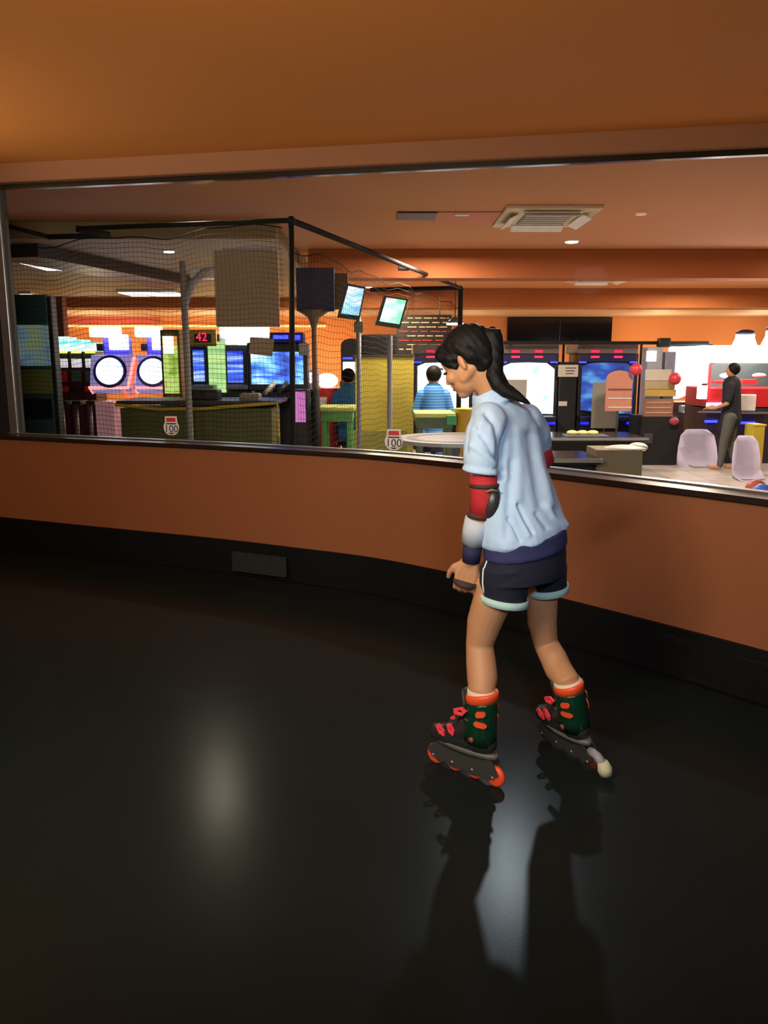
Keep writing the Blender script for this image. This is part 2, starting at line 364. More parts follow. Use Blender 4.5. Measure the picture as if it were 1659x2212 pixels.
# ================================================================ CEILING FITTINGS
def air_unit(label, x0, x1, Y0, Y1, z, panels=True):
    r = thing('air_conditioner', label, 'air conditioner', ((XF(x0, z, Y0)+XF(x1, z, Y0))/2, (Y0+Y1)/2, z), 'ceiling cassette air conditioners')
    a, b = XF(x0, z, Y0), XF(x1, z, Y0)
    bm = bmesh.new(); bm_box(bm, a, b, Y0, Y1, z-.035, z, .012); from_bm('casing', bm, r, mat('ivory_casing', (205, 190, 160), .5))
    w = b-a; d = Y1-Y0
    box('intake_grille', a+w*.24, b-w*.24, Y0+d*.24, Y1-d*.24, z-.047, z-.0355, mat('grille_grey', (120, 112, 98), .6), r, .004)
    for k in range(5):
        yy = Y0+d*(.30+.1*k); box('slat', a+w*.26, b-w*.26, yy, yy+.02, z-.053, z-.0475, M_white, r, .002)
    lv = mat('louvre_white', (226, 226, 232), .4)
    rx = lambda t: Matrix.Rotation(math.radians(t), 3, 'X'); ry = lambda t: Matrix.Rotation(math.radians(t), 3, 'Y')
    box('louvre', a+w*.2, b-w*.2, Y0+d*.06, Y0+d*.17, z-.070, z-.062, lv, r, .002, rx(22))
    box('louvre', a+w*.2, b-w*.2, Y1-d*.17, Y1-d*.06, z-.070, z-.062, lv, r, .002, rx(-22))
    box('louvre', a+w*.06, a+w*.17, Y0+d*.2, Y1-d*.2, z-.075, z-.066, lv, r, .002, ry(-24))
    box('louvre', b-w*.17, b-w*.06, Y0+d*.2, Y1-d*.2, z-.075, z-.066, lv, r, .002, ry(24))
    return r
air_unit('ivory cassette air conditioner in the nearer orange ceiling bay', 1096, 1306, 8.0, 9.1, 2.902)
air_unit('far cassette air conditioner beyond the orange ceiling beam', 1246, 1372, 14.2, 15.3, 2.902)
def downlight(label, x, y, z=2.902, r=.075, m=M_glow):
    # depth that puts a fitting on the ceiling
    lo, hi = 5.5, 30
    for _ in range(40):
        mid = (lo+hi)/2
        if ZF(y, mid) < z: lo = mid
        else: hi = mid
    Y = lo; X = XF(x, z, Y)
    t = thing('ceiling_downlight', label, 'ceiling light', (X, Y, z), 'small round ceiling downlights')
    bm = bmesh.new(); bm_tube(bm, [(X, Y, z-.001), (X, Y, z-.014)], [r*1.25, r*1.15], 24); from_bm('rim', bm, t, M_white)
    disc('lamp_face', (X, Y, z-.019), r, .008, m, t, 24)
    return t
downlight('round downlight below the nearer air conditioner', 1235, 520)
downlight('round downlight left of the far air conditioner beyond the beam', 1017, 632)
downlight('round downlight just under the far air conditioner', 1318, 631)
downlight('round downlight at the right edge of the far ceiling bay', 1650, 629)
downlight('round downlight seen through the net above the grey post', 365, 541, 2.72, .06)
downlight('round downlight above the left tilted monitor by the cage', 796, 619)
downlight('small pale ceiling downlight right of the nearer air conditioner', 1385, 459, 2.902, .05, mat('dim_lamp', (230, 170, 150), .5, emit=.4))
# black opening and pink patch beside the near air conditioner
v = thing('ceiling_hatch', 'open black ceiling hatch with pinkish cover beside near air conditioner', 'hatch', (XF(930, 2.9, 8.5), 8.5, 2.902))
box('opening_frame', XF(858, 2.9, 8.35), XF(945, 2.9, 8.35), 8.35, 8.75, 2.885, 2.901, M_black, v, .003)
box('cover_panel', XF(945, 2.9, 8.35), XF(1090, 2.9, 8.35), 8.35, 9.0, 2.890, 2.9015, mat('pinkish_panel', (196, 122, 96), .7), v, .003)
box('hinge_clip', XF(985, 2.9, 8.3), XF(1016, 2.9, 8.3), 8.40, 8.46, 2.876, 2.8895, M_white, v, .002)
vg = thing('ceiling_vent', 'long dark ceiling vent left of the far air conditioner', 'vent', (XF(1150, 2.9, 14.2), 14.3, 2.902))
box('vent_frame', XF(1096, 2.9, 14.2), XF(1205, 2.9, 14.2), 14.2, 14.6, 2.885, 2.901, M_darkg, vg, .003)
for k in range(4): box('slat', XF(1100, 2.9, 14.2), XF(1201, 2.9, 14.2), 14.24+.09*k, 14.27+.09*k, 2.874, 2.8845, M_black, vg, .002)
for k, (x0, x1, Y0, lab) in enumerate(((250, 380, 15.0, 'long fluorescent fitting under khaki ceiling left of the grey post'), (36, 78, 10.55, 'short glowing panel added for a ceiling light reflection beside the steel window frame'), (38, 66, 15.4, 'far small glowing panel added for a ceiling light reflection at the left end'))):  # the two short ones are glowing panels put in for ceiling light reflections
    z = 2.718; a, b = XF(x0, z, Y0), XF(x1, z, Y0)
    t = thing('ceiling_glow_panel', lab, 'ceiling light', ((a+b)/2, Y0+.1, z), 'fluorescent fittings of khaki ceiling')
    box('housing', a, b, Y0, Y0+.9, z-.04, z, M_white, t); box('diffuser', a+.02, b-.02, Y0+.03, Y0+.87, z-.055, z-.0405, M_glow_s, t)

# ================================================================ NET CAGE
cz = 2.62
K1 = Vector((-2.85, 7.42, 0)); K2 = Vector((-.80, 6.98, 0)); K3 = Vector((1.22, 13.0, 0)); K0 = Vector((-5.2, 7.95, 0))
K1 = K2+(K1-K2).normalized()*2.1
cage = thing('net_cage', 'black pipe framed net cage around the hoop court behind the glass', 'net cage', (K2.x, K2.y, 0))
up = Vector((0, 0, 1))
zt_near = ZF(482, 7.0)
zfar = ZF(622, 13.0)
def pip(a, b, r=.024, n='pipe'): return tube(n, [a, b], r, M_blackm, cage, 10, True)
pip(W(166, 494, 7.4), W(629, 476, 6.98), .021)
pip(W(629, 476, 6.98), W(995, 622, 13.0), .026)
pip(Vector((K2.x, K2.y, 0)), W(629, 476, 6.98), .024)
k3t = W(995, 622, 13.0)
pip(Vector((k3t.x, k3t.y, 0)), k3t, .04)
pip(W(800, 626, 13.2), k3t, .035)
pip(W(-40, 474, 7.75), W(108, 512, 7.75), .021)
pip(W(104, 512, 7.75), W(236, 508, 7.6), .024)
pip(W(166, 494, 7.4), W(236, 508, 7.6), .03)
for q in (W(629, 476, 6.98), k3t):
    bm = bmesh.new(); bm_ellipsoid(bm, q, (.036, .036, .036), None, 12); from_bm('pipe_joint', bm, cage, M_blackm, True)
bm = bmesh.new(); q = W(872, 578, 10.6); bm_box(bm, q.x-.07, q.x+.07, q.y-.09, q.y+.09, q.z-.03, q.z+.03, .01); from_bm('pipe_clamp', bm, cage, M_blackm)
def net(name, A, B, zlo, zhiA, zhiB, step, rad, seed):
    bm = bmesh.new(); L = (B-A).length; n = int(L/step); rnd = random.Random(seed); nn = Vector(((B-A).y, -(B-A).x, 0)).normalized()
    def P(s, t):   # s along, t 0..1 up
        base_ = A.lerp(B, s/L); zh = zhiA+(zhiB-zhiA)*s/L
        sag = .025*math.sin(s*5.2+seed)*t+.012*math.sin(s*11+seed*2)
        z = zlo+(zh-zlo)*t+sag-.02*t
        off = .03*math.sin(s*3+z*2.2)+.012*math.sin(z*7+s)
        return Vector((base_.x, base_.y, z))+nn*off
    def cord(pts, r):
        rows = []
        for p in pts: rows.append([bm.verts.new(p+Vector((0, 0, r))), bm.verts.new(p+gd*r+Vector((0, 0, -r*.6))), bm.verts.new(p-gd*r+nn*r+Vector((0, 0, -r*.6)))])
        for a, b in zip(rows, rows[1:]):
            for k in range(3): bm.faces.new((a[k], a[(k+1) % 3], b[(k+1) % 3], b[k]))
    def vcord(pts, r):
        rows = []
        for p in pts: rows.append([bm.verts.new(p+gd*r), bm.verts.new(p-gd*r), bm.verts.new(p+nn*r)])
        for a, b in zip(rows, rows[1:]):
            for k in range(3): bm.faces.new((a[k], a[(k+1) % 3], b[(k+1) % 3], b[k]))
    H = int((zhiA-zlo)/step)
    seg = max(10, int(L/.12))
    for j in range(H+1): cord([P(L*k/seg, j/H) for k in range(seg+1)], rad)
    for i in range(n+1): vcord([P(i*step, k/12) for k in range(13)], rad*.55)
    cord([P(L*k/seg, 1.0)+Vector((0, 0, .004)) for k in range(seg+1)], rad*2.2)
    o = from_bm(name, bm, cage, mat('black_cord', (18, 16, 16), .9)); o['kind'] = 'stuff'; return o
KL = W(-40, 640, 7.75); KL.z = 0
net('net', KL, Vector((K2.x-.03, K2.y, 0)), .3, 2.47, 2.575, .040, .0019, 1)
net('net', Vector((K2.x+.03, K2.y+.05, 0)), Vector((k3t.x, k3t.y-.05, 0)), .3, 2.40, 2.30, .060, .0022, 4)

# hoop boards in the cage
g = thing('basketball_hoop', 'beige square backboard on a grey post with curved arm behind net', 'basketball hoop', base(395, 8.6))
q0 = W(395, 575, 8.6); qx = q0.x
tube('post', [(qx, 8.6, 0), (qx, 8.6, q0.z+.05)], .034, M_greyp, g, 14)
arc = [W(398, 690, 8.6), W(402, 650, 8.6), W(415, 612, 8.62), W(440, 588, 8.65), W(470, 580, 8.7)]
tube('curved_arm', arc, [.03, .034, .04, .04, .03], M_greyp, g, 12)
box('arm_cover', W(408, 600, 8.7).x, W(470, 600, 8.7).x, 8.70, 8.95, ZF(600, 8.7), ZF(577, 8.7), M_white, g, .03)
fbox('backboard', 464, 602, 541, 706, 8.3, .05, M_beige, g, .008)
fbox('board_hanger', 480, 590, 535, 541, 8.3, .04, M_greyp, g, .004)
disc('base_plate', (qx, 8.6, .01), .2, .02, M_darkg, g)
g = thing('basketball_hoop', 'navy backboard on slim grey funnel-topped post right of corner pole', 'basketball hoop', base(678, 9.6))
q0 = W(678, 690, 9.6)
tube('post', [(q0.x, 9.6, 0), (q0.x, 9.6, q0.z-.1), (q0.x, 9.6, q0.z+.02), (q0.x, 9.6, q0.z+.1)], [.03, .03, .07, .2], mat('taupe_metal', (140, 120, 104), .5), g, 16)
fbox('backboard', 640, 722, 578, 672, 9.45, .08, mat('navy_board', (52, 50, 92), .6), g, .01)
fbox('side_panel', 700, 752, 590, 668, 9.60, .05, mat('brown_board', (110, 84, 60), .6), g, .01)
tube('pole_sleeve', [(q0.x, 9.6, 0.012), (q0.x, 9.6, ZF(842, 9.6))], .055, M_blackm, g, 14)
disc('base_plate', (q0.x, 9.6, .006), .18, .012, M_darkg, g)
# monitors on poles
def tilted_monitor(label, corners, Y, pole_x, m, pole_top, extra=None):
    r = thing('pole_monitor', label, 'monitor', base(pole_x, Y+.06), 'tilted monitors on poles inside the net cage')
    P = [W(x, y, Y+dy) for (x, y), dy in zip(corners, (0, 0, .0, .0))]
    prism('housing', [p for p in P], Vector((0, .06, 0)), M_black, r)
    c = sum(P, Vector())/4
    prism('screen', [c+(p-c)*.80+Vector((.012, -.006, .012)) for p in P], Vector((0, .005, 0)), m, r)
    X = base(pole_x, Y+.1).x
    tube('pole', [(X, Y+.1, 0.012), (X, Y+.1, pole_top)], .028, M_greyp, r, 12)
    disc('base_plate', (X, Y+.1, .006), .18, .012, M_darkg, r)
    return r, P
S_sky = screen('sky_screen', [(60, 110, 220), (150, 215, 255), (235, 250, 255)], 1.3, (4, 4, 7))
S_mix = screen('game_screen', [(120, 210, 170), (220, 245, 240), (240, 120, 140)], 1.2, (4, 4, 7))
r, P = tilted_monitor('blue glowing tilted monitor, left one of the pair on poles', [(748, 612), (790, 620), (776, 692), (728, 686)], 9.4, 776, S_sky, 1.95)
box('ball_camera', W(765, 700, 9.5).x, W(785, 700, 9.5).x, 9.42, 9.55, ZF(718, 9.4), ZF(694, 9.4), mat('khaki_device', (130, 122, 100), .5), r, .02)
r, P = tilted_monitor('pale green glowing tilted monitor, right one of the pair on poles', [(829, 638), (882, 646), (864, 710), (810, 702)], 8.75, 842, S_mix, 1.72)
# yellow booth behind the right monitor pole
g = thing('ticket_booth', 'tall mustard yellow booth with black hood behind right monitor pole', 'booth', base(828, 10.9))
fbox('body_panel', 767, 893, 770, None, 10.72, .4, M_mustard, g, .01)
fbox('hood', 780, 858, 722, 769, 10.76, .32, M_blackm, g, .03)
fbox('top_rail', 762, 895, 766, 770, 10.70, .44, M_darkg, g, .003)
fbox('lower_panel', 762, 880, 930, None, 10.68, .035, mat('olive_yellow', (150, 146, 70), .6), g, .004)
# paper sheet taped to the net
pt = prism('paper_notice', [W(540, 728, 7.6), W(592, 732, 7.6), W(588, 770, 7.6), W(538, 764, 7.6)], (0, .004, 0), M_beige)
tag(pt, 'blank beige paper notice hanging on the cage net below backboard', 'notice')

# yellow framed game table in the cage
g = thing('air_hockey_table', 'olive game table with yellow metal frame inside the net cage', 'game table', base(420, 9.3))
fbox('top_board', 250, 600, 866, 874, 8.9, .9, M_darkg, g, .01)
fbox('side_panel', 262, 588, 882, 975, 9.0, .7, M_olive, g, .01)
z1 = ZF(872, 8.9); x0, x1 = XF(250, z1, 8.9), XF(600, z1, 8.9)
tube('yellow_rail', [(x0, 8.87, z1-.01), (x0+.5, 8.87, z1-.06), (x0+1.0, 8.87, z1-.05), (x1, 8.87, z1+.01), (x1, 8.87, z1-.36)], .019, M_yel, g, 10, False)
for xx in (x0+.1, x1-.1):
    for yy in (9.04, 9.6): box('leg', xx-.04, xx+.04, yy-.04, yy+.04, 0, ZF(975, 9.0), M_black, g, .006)
fbox('score_box', 412, 470, 842, 866, 9.05, .25, M_black, g, .02)
fbox('mallet_tray', 516, 560, 850, 866, 9.05, .2, mat('warm_grey', (150, 140, 130), .5), g, .02)

# left teal crane cabinet right behind the window frame
g = thing('prize_cabinet', 'dark teal cabinet with mural panels beside the steel window frame', 'cabinet', base(70, 8.3))
fbox('carcass', 22, 108, 636, None, 8.3, .25, M_teal, g, .01)
fbox('mural_panel', 40, 106, 702, 790, 8.285, .014, screen('mural_print', [(120, 130, 90), (96, 120, 130), (40, 66, 116)], .5, (3, 3, 4)), g, .002)
fbox('green_panel', 40, 112, 798, 850, 8.285, .014, mat('lime_panel', (112, 124, 60), .6), g, .002)
fbox('window_pane', 42, 112, 862, 905, 8.285, .014, mat('dark_pane', (20, 28, 32), .15), g, .002)
fbox('trim_strip', 108, 116, 640, None, 8.27, .03, M_blackm, g, .004)
g2 = thing('slim_cabinet', 'slim dark red edged partition right of the teal mural cabinet', 'partition', base(130, 12.8))
fbox('panel', 114, 140, 640, None, 14.2, .2, mat('maroon_panel', (110, 44, 44), .6), g2)
# slot machines
S_teal = screen('teal_marquee', [(70, 190, 190), (190, 255, 240), (240, 255, 190)], 1.5, (2, 2, 10))
slots = ((120, 'slot machine with teal marquee, nearest to the teal cabinet'), (150, 'slot machine with teal marquee, middle of the three'), (180, 'slot machine with teal marquee, beside the round screen game'))
for i, (x, lab) in enumerate(slots):
    g = thing('slot_machine', lab, 'slot machine', base(x+14, 13.0), 'slot machines left of round screen games')
    fbox('body', x, x+26, 800, None, 13.0, .5, mat('dark_red_body', (70, 20, 26), .5), g)
    fbox('upper_body', x, x+26, 760, 800, 13.1, .4, M_black, g)
    fbox('marquee', x, x+26, 727+6*i, 759, 12.95, .4, S_teal, g)
    fbox('yellow_lamp', x+3, x+23, 757, 763, 12.93, .05, M_yell, g)
    fbox('reel_window', x+4, x+25, 775, 794, 13.06, .04, mat('reel_white', (225, 215, 230), .4, emit=.7), g)
    fbox('pay_panel', x+5, x+24, 803, 825, 12.98, .02, mat('green_felt', (50, 96, 70), .6) if i else M_red, g)
    fbox('coin_tray', x+2, x+24, 835, 846, 12.9, .12, M_red if i != 1 else M_black, g)
    fbox('stool_seat', x+5, x+24, 866, 874, 12.3, .3, M_black, g)
    tube('stool_post', [(base(x+14, 12.45).x, 12.45, 0), (base(x+14, 12.45).x, 12.45, ZF(873, 12.3))], .03, M_alu, g)
# round screen music games
S_round = screen('round_screen', [(90, 150, 255), (235, 245, 255), (255, 255, 255)], 2.2, (3, 3, 3))
def music_game(label, x, w, Y, dark=False):
    g = thing('music_game', label, 'arcade machine', base(x+w/2, Y), 'round screen music games')
    s = w/105
    X = lambda t: x+t*s
    fbox('pedestal', X(12), X(52), 868, None, Y, .5, mat('pink_pedestal', (214, 160, 168), .4, emit=.18), g, .02)
    zc = ZF(806, Y); a, b = XF(X(5), zc, Y), XF(X(100), zc, Y)
    rot = Matrix.Rotation(math.radians(-16), 3, 'X')
    cx = XF(X(50), zc, Y)
    box('face_panel', a, b, Y-.06, Y+.06, ZF(850, Y), ZF(766, Y), mat('lilac_panel', (170, 160, 230), .35, emit=.45), g, .03, rot)
    for nm, rr, yy, m in (('ring', .235, -.085, mat('dark_ring', (40, 36, 90), .3)), ('round_screen', .19, -.105, S_round)):
        bm = bmesh.new(); c = rot @ Vector((0, yy, 0))+Vector((cx, Y, zc)); n_ = rot @ Vector((0, 1, 0)); bm_tube(bm, [c-n_*.012, c+n_*.012], rr, 32); from_bm(nm, bm, g, m)
    fbox('neck', X(30), X(85), 728, 770, Y+.15, .2, mat('violet_neck', (90, 80, 220), .4, emit=.5), g, .02)
    fbox('speaker', X(16), X(30), 742, 758, Y+.1, .1, M_black, g, .01)
    fbox('top_screen', X(0), X(62), 706, 728, Y-.02, .2, M_glow, g, .02)
    fbox('head_screen', X(42), X(84), 722, 756, Y+.08, .06, mat('head_light', (225, 230, 255), .4, emit=2.2), g, .02)
    tube('light_bar', [W(X(98), 770, Y-.1), W(X(84), 838, Y-.12), W(X(0), 838, Y-.12), W(X(10), 850, Y-.1)], .022, M_pinkl, g, 8, False)
    tube('light_bar', [W(X(104), 775, Y-.05), W(X(92), 838, Y-.1), W(X(104), 856, Y-.1), W(X(84), 858, Y-.1), W(X(74), 840, Y-.12)], .022, mat('coral_light', (255, 90, 60), .5, emit=2.0, var=0), g, 8, False)
    disc('foot_plate', (base(X(32), Y).x, Y+.15, .015), .3, .03, mat('pink_plate', (220, 140, 150), .4), g)
music_game('round screen music game on the left, its whole white drum face and pedestal visible', 192, 105, 11.6)
music_game('round screen music game on the right, overlapped by the yellow green cabinet', 290, 92, 12.2)
# green yellow machine left of post
def tall_game(name, label, cat, x0, x1, y0, Y, scr, body=M_black, dep=.6, group=None, deck=None, sy=(0, 0), deckm=None):
    g = thing(name, label, cat, base((x0+x1)/2, Y), group)
    fbox('body', x0, x1, y0, None, Y, dep, body, g, .02)
    a = (x1-x0)*.12
    fbox('screen', x0+a, x1-a, sy[0], sy[1], Y-.015, .014, scr, g, .003)
    if deck: 
        zd = ZF(deck, Y-.2); xa, xb = XF(x0, zd, Y-.2), XF(x1, zd, Y-.2)
        prism('control_deck', [Vector((xa, Y-.001, zd+.05)), Vector((xa, Y-.24, zd)), Vector((xa, Y-.24, zd-.06)), Vector((xa, Y-.001, zd-.2))], (xb-xa, 0, 0), deckm or M_darkg, g)
        for k in (.35, .65):
            bm = bmesh.new(); bm_ellipsoid(bm, (xa+(xb-xa)*k, Y-.15, zd+.03), (.022, .022, .018), None, 10); from_bm('button', bm, g, M_redl if k < .5 else M_yell, True)
    return g
S_lime = screen('lime_screen', [(150, 180, 60), (210, 240, 130), (240, 150, 70)], .75, (4, 4, 5))
g = tall_game('arcade_cabinet', 'yellow green lit arcade cabinet just left of the grey hoop post', 'arcade machine', 348, 390, 712, 11.4, S_lime, mat('olive_dark', (80, 74, 34), .5), .5, None, 866, (726, 850))
fbox('marquee', 352, 374, 726, 764, 11.36, .03, mat('cream_light', (250, 250, 210), .4, emit=2.5), g)
fbox('orange_tray', 358, 384, 856, 868, 11.1, .1, mat('orange_tray', (210, 160, 50), .5), g)
fbox('red_light_bar', 398, 414, 745, 776, 11.30, .05, mat('pale_pink_light', (255, 190, 200), .4, emit=2.5), g)
fbox('red_light_bar', 400, 416, 802, 824, 11.30, .05, M_redl, g)
# triple bank
S_blue = screen('blue_screen', [(30, 40, 190), (70, 110, 240), (190, 215, 255)], 1.15, (1, 1, 18))
S_green = screen('green_screen', [(130, 190, 120), (190, 235, 150), (225, 245, 150)], .85, (1, 1, 9))
bank = thing('game_bank', 'wide dark game bank with two blue screens and a green one', 'arcade machine', base(472, 10.9))
fbox('body', 404, 542, 722, None, 10.9, .6, mat('bottle_dark', (20, 34, 36), .5), bank, .02)
fbox('screen', 417, 441, 756, 824, 10.88, .02, S_blue, bank)
fbox('screen', 450, 487, 738, 848, 10.86, .03, S_green, bank)
fbox('screen', 491, 525, 758, 826, 10.88, .02, S_blue, bank)
fbox('front_ledge', 404, 460, 832, 844, 10.6, .3, M_alu, bank, .01)
fbox('front_ledge', 488, 538, 832, 842, 10.6, .28, M_alu, bank, .01)
sg = thing('score_sign', 'gold framed sign with red digits on top of the dark game bank', 'sign', W(434, 728, 10.75))
bm = bmesh.new(); zc = ZF(729, 10.75); sx0, sx1 = XF(404, zc, 10.75), XF(468, zc, 10.75)
bm_box(bm, sx0, sx1, 10.74, 10.8, ZF(748, 10.75), ZF(712, 10.75), .05); from_bm('gold_frame', bm, sg, mat('gold_frame', (170, 140, 70), .4, .3))
fbox('display', 420, 456, 721, 740, 10.735, .02, M_black, sg, .008)
fbox('bracket', 428, 446, 748, 752, 10.78, .11, M_black, sg, .003)
cu = bpy.data.curves.new('digits', 'FONT'); cu.body = '42'; cu.size = .15; cu.extrude = .002; cu.align_x = 'CENTER'; cu.align_y = 'CENTER'
to = bpy.data.objects.new('digits', cu); C.objects.link(to); dg = bpy.context.evaluated_depsgraph_get(); me = bpy.data.meshes.new_from_object(to.evaluated_get(dg)); bpy.data.objects.remove(to)
me.transform(Matrix.Translation(Vector(((sx0+sx1)/2, 10.728, zc))) @ Matrix.Rotation(PI/2, 4, 'X')); new('digits', me, sg, M_redl)
lb = thing('light_box', 'bright white light box mounted on the game bank under backboard', 'light box', W(528, 735, 10.85))
fbox('light_panel', 475, 581, 706, 724, 10.84, .04, M_glow, lb, .003); fbox('light_panel', 490, 540, 724, 744, 10.84, .04, M_glow, lb, .003)
fbox('back_tray', 473, 583, 704, 746, 10.885, .012, M_white, lb, .003)
# big screen game
S_big = screen('space_battle_screen', [(40, 60, 150), (60, 110, 220), (120, 190, 255), (255, 255, 255)], 1.5, (2.6, 2, 5))
g = thing('big_screen_game', 'wide screen shooting game with blue light strip behind corner pole', 'arcade machine', base(600, 10.5))
fbox('housing', 534, 664, 740, 845, 10.5, .3, M_black, g, .02)
fbox('wide_screen', 542, 655, 760, 830, 10.485, .014, S_big, g, .003)
fbox('header', 582, 655, 718, 741, 10.45, .3, mat('deep_blue', (10, 14, 80), .4), g, .01)
fbox('blue_light_strip', 590, 622, 724, 732, 10.43, .02, M_bluel, g, .003); fbox('blue_light_strip', 630, 648, 724, 734, 10.43, .02, M_bluel, g, .003)
fbox('blue_light_strip', 545, 650, 812, 815, 10.47, .014, M_bluel, g, .003)
fbox('pedestal', 550, 650, 845, None, 10.55, .3, M_black, g, .01)
fbox('speaker', 645, 668, 742, 768, 10.38, .12, mat('light_grey_speaker', (150, 145, 145), .5), g, .01)
for s, x in ((1, 572), (1, 600)):
    q = W(x, 850, 10.1); tube('toy_gun', [q, q+Vector((.10, .1, .12)), q+Vector((.05, .12, .02))], .03, M_white if x == 572 else M_darkg, g, 8)
fbox('gun_shelf', 545, 620, 862, 870, 10.05, .5, M_darkg, g, .01)
S_grad = screen('pink_cyan_print', [(220, 120, 200), (230, 110, 190), (60, 180, 240), (60, 200, 250), (60, 60, 130)], .75, (1, 1, 1), 'GEN', (1, .86, .7, .45, .0))
el = S_grad.node_tree.nodes['Color Ramp'].color_ramp.elements
g = thing('side_cabinet', 'cabinet with pink and cyan printed side below the wide screen', 'cabinet', base(645, 10.0))
fbox('body', 626, 664, 842, None, 10.0, .4, M_black, g); fbox('printed_side', 629, 660, 846, 912, 9.985, .014, S_grad, g, .002)
g = thing('photo_strip_machine', 'pale lilac machine with a column of bulbs beside the orange wall', 'arcade machine', base(674, 11.0))
fbox('body', 662, 686, 800, None, 11.0, .3, mat('lilac_body', (150, 120, 150), .5), g)
for k in range(3):
    bm = bmesh.new(); q = W(668, 808+k*8, 10.97); bm_ellipsoid(bm, q, (.035, .02, .02)); from_bm('bulb', bm, g, M_glow, True)
fbox('cyan_light', 660, 676, 862, 868, 10.97, .02, mat('cyan_light', (120, 240, 255), .4, emit=2), g, .003)
# red machine with bright lamp
g = thing('red_ride_machine', 'red kiddie ride machine with glowing white dome by orange wall', 'arcade machine', base(708, 12.2))
fbox('red_body', 683, 732, 838, None, 12.2, .6, M_red, g, .04); fbox('white_decal', 690, 706, 858, 876, 12.185, .012, M_white, g, .002)
bm = bmesh.new(); bm_ellipsoid(bm, W(706, 822, 12.35), (.17, .14, .11)); from_bm('dome_lamp', bm, g, mat('warm_white_light', (255, 244, 225), .4, emit=3.5), True)
# green play table and legs
def play_table(label, x0, x1, y0, Y, mtop, mleg, dep=.7):
    g = thing('play_table', label, 'table', base((x0+x1)/2, Y+dep/2)); zt = ZF(y0, Y)
    a, b = XF(x0, zt, Y), XF(x1, zt, Y)
    box('table_top', a, b, Y, Y+dep, zt-.05, zt, mtop, g, .012)
    box('apron', a+.03, b-.03, Y+.03, Y+dep-.03, zt-.18, zt-.0505, mleg, g, .006)
    for xx in (a+.07, b-.07):
        for yy in (Y+.07, Y+dep-.07): box('leg', xx-.03, xx+.03, yy-.03, yy+.03, 0, zt-.1805, mleg, g, .006)
    return g, a, b, zt
play_table('small green play table with yellow top left of the mustard booth', 686, 766, 880, 9.98, mat('pale_lime', (200, 214, 120), .5), M_green, .7)
g, a, b, zt = play_table('green edged counter table right of the mustard booth', 896, 985, 893, 9.3, mat('pale_lime', (200, 214, 120), .5), mat('grey_green', (90, 110, 90), .5), .7)
fbox('green_end_box', 965, 986, 898, 918, 9.25, .3, mat('emerald', (70, 160, 110), .5), g, .005)
g = thing('yellow_bin', 'yellow bucket seat beside the green edged counter table', 'bin', base(1014, 9.45))
qa = base(1014, 9.45); 
tube('bucket', [(qa.x, 9.45, 0), (qa.x, 9.45, ZF(888, 9.45))], [.12, .17], mat('amber_plastic', (226, 176, 70), .45), g, 24, False)
tube('rim', [(qa.x, 9.45, ZF(888, 9.45)), (qa.x, 9.45, ZF(888, 9.45)+.03)], [.185, .185], M_yel, g, 24, False)
# arch-top driving cabinet left of booth
def arch_cabinet(label, x0, x1, y0, Y, scr, yscr):
    g = thing('arch_top_cabinet', label, 'arcade machine', base((x0+x1)/2, Y))
    zt = ZF(y0, Y); a, b = XF(x0, zt, Y), XF(x1, zt, Y); w = b-a
    pts = [Vector((a, Y, 0)), Vector((b, Y, 0)), Vector((b, Y, zt-.1))]+[Vector((a+w/2+w/2*math.cos(t*PI/10), Y, zt-.1+.1*math.sin(t*PI/10))) for t in range(1, 10)]+[Vector((a, Y, zt-.1))]
    prism('body', pts, (0, .6, 0), M_black, g)
    fbox('screen', x0+5, x1-4, yscr[0], yscr[1], Y-.02, .018, scr, g); fbox('blue_light', x0+4, x0+26, yscr[0]-10, yscr[0]-6, Y-.03, .028, M_bluel, g, .003)
    fbox('control_deck', x0-2, x1, 824, 836, Y-.25, .249, M_darkg, g, .01)
    return g
arch_cabinet('arch topped black cabinet with white screen left of the booth', 736, 782, 731, 12.0, M_glow, (782, 812))
# menu boards
mb = thing('menu_board', 'dark overhead menu board with pale and red lines of text', 'menu board', W(917, 715, 16.6))
fbox('board', 856, 975, 680, 768, 16.6, .06, mat('board_black', (26, 16, 14), .5), mb, .006)
rr = random.Random(3)
for k in range(8):
    yy = 686+k*9.6
    m = M_red if k in (3, 5) else mat('menu_cream', (190, 170, 140), .6, emit=.15)
    x = 862 if k % 2 else 880
    while x < 968:
        wd = rr.uniform(8, 24); fbox('text_line', x, min(x+wd, 970), yy, yy+2.2, 16.59, .009, m, mb, 0); x += wd+rr.uniform(2, 7)
for x in (880, 950): 
    q = W(x, 680, 16.63); tube('hanging_rod', [q, (q.x, q.y, 2.9)], .012, M_alu, mb, 8)
# small bright pendant near girl's head
pl = thing('pendant_lamp', 'bright white pendant lamp beside the menu board', 'lamp', W(983, 702, 13.6))
q = W(983, 702, 13.6); tube('shade', [(q.x, q.y, q.z+.12), (q.x, q.y, q.z+.03)], [.05, .15], M_alu, pl, 20); disc('lamp_face', (q.x, q.y, q.z+.02), .14, .035, M_glow, pl)
tube('cord', [(q.x, q.y, q.z+.12), (q.x, q.y, 2.902)], .008, M_black, pl, 6)

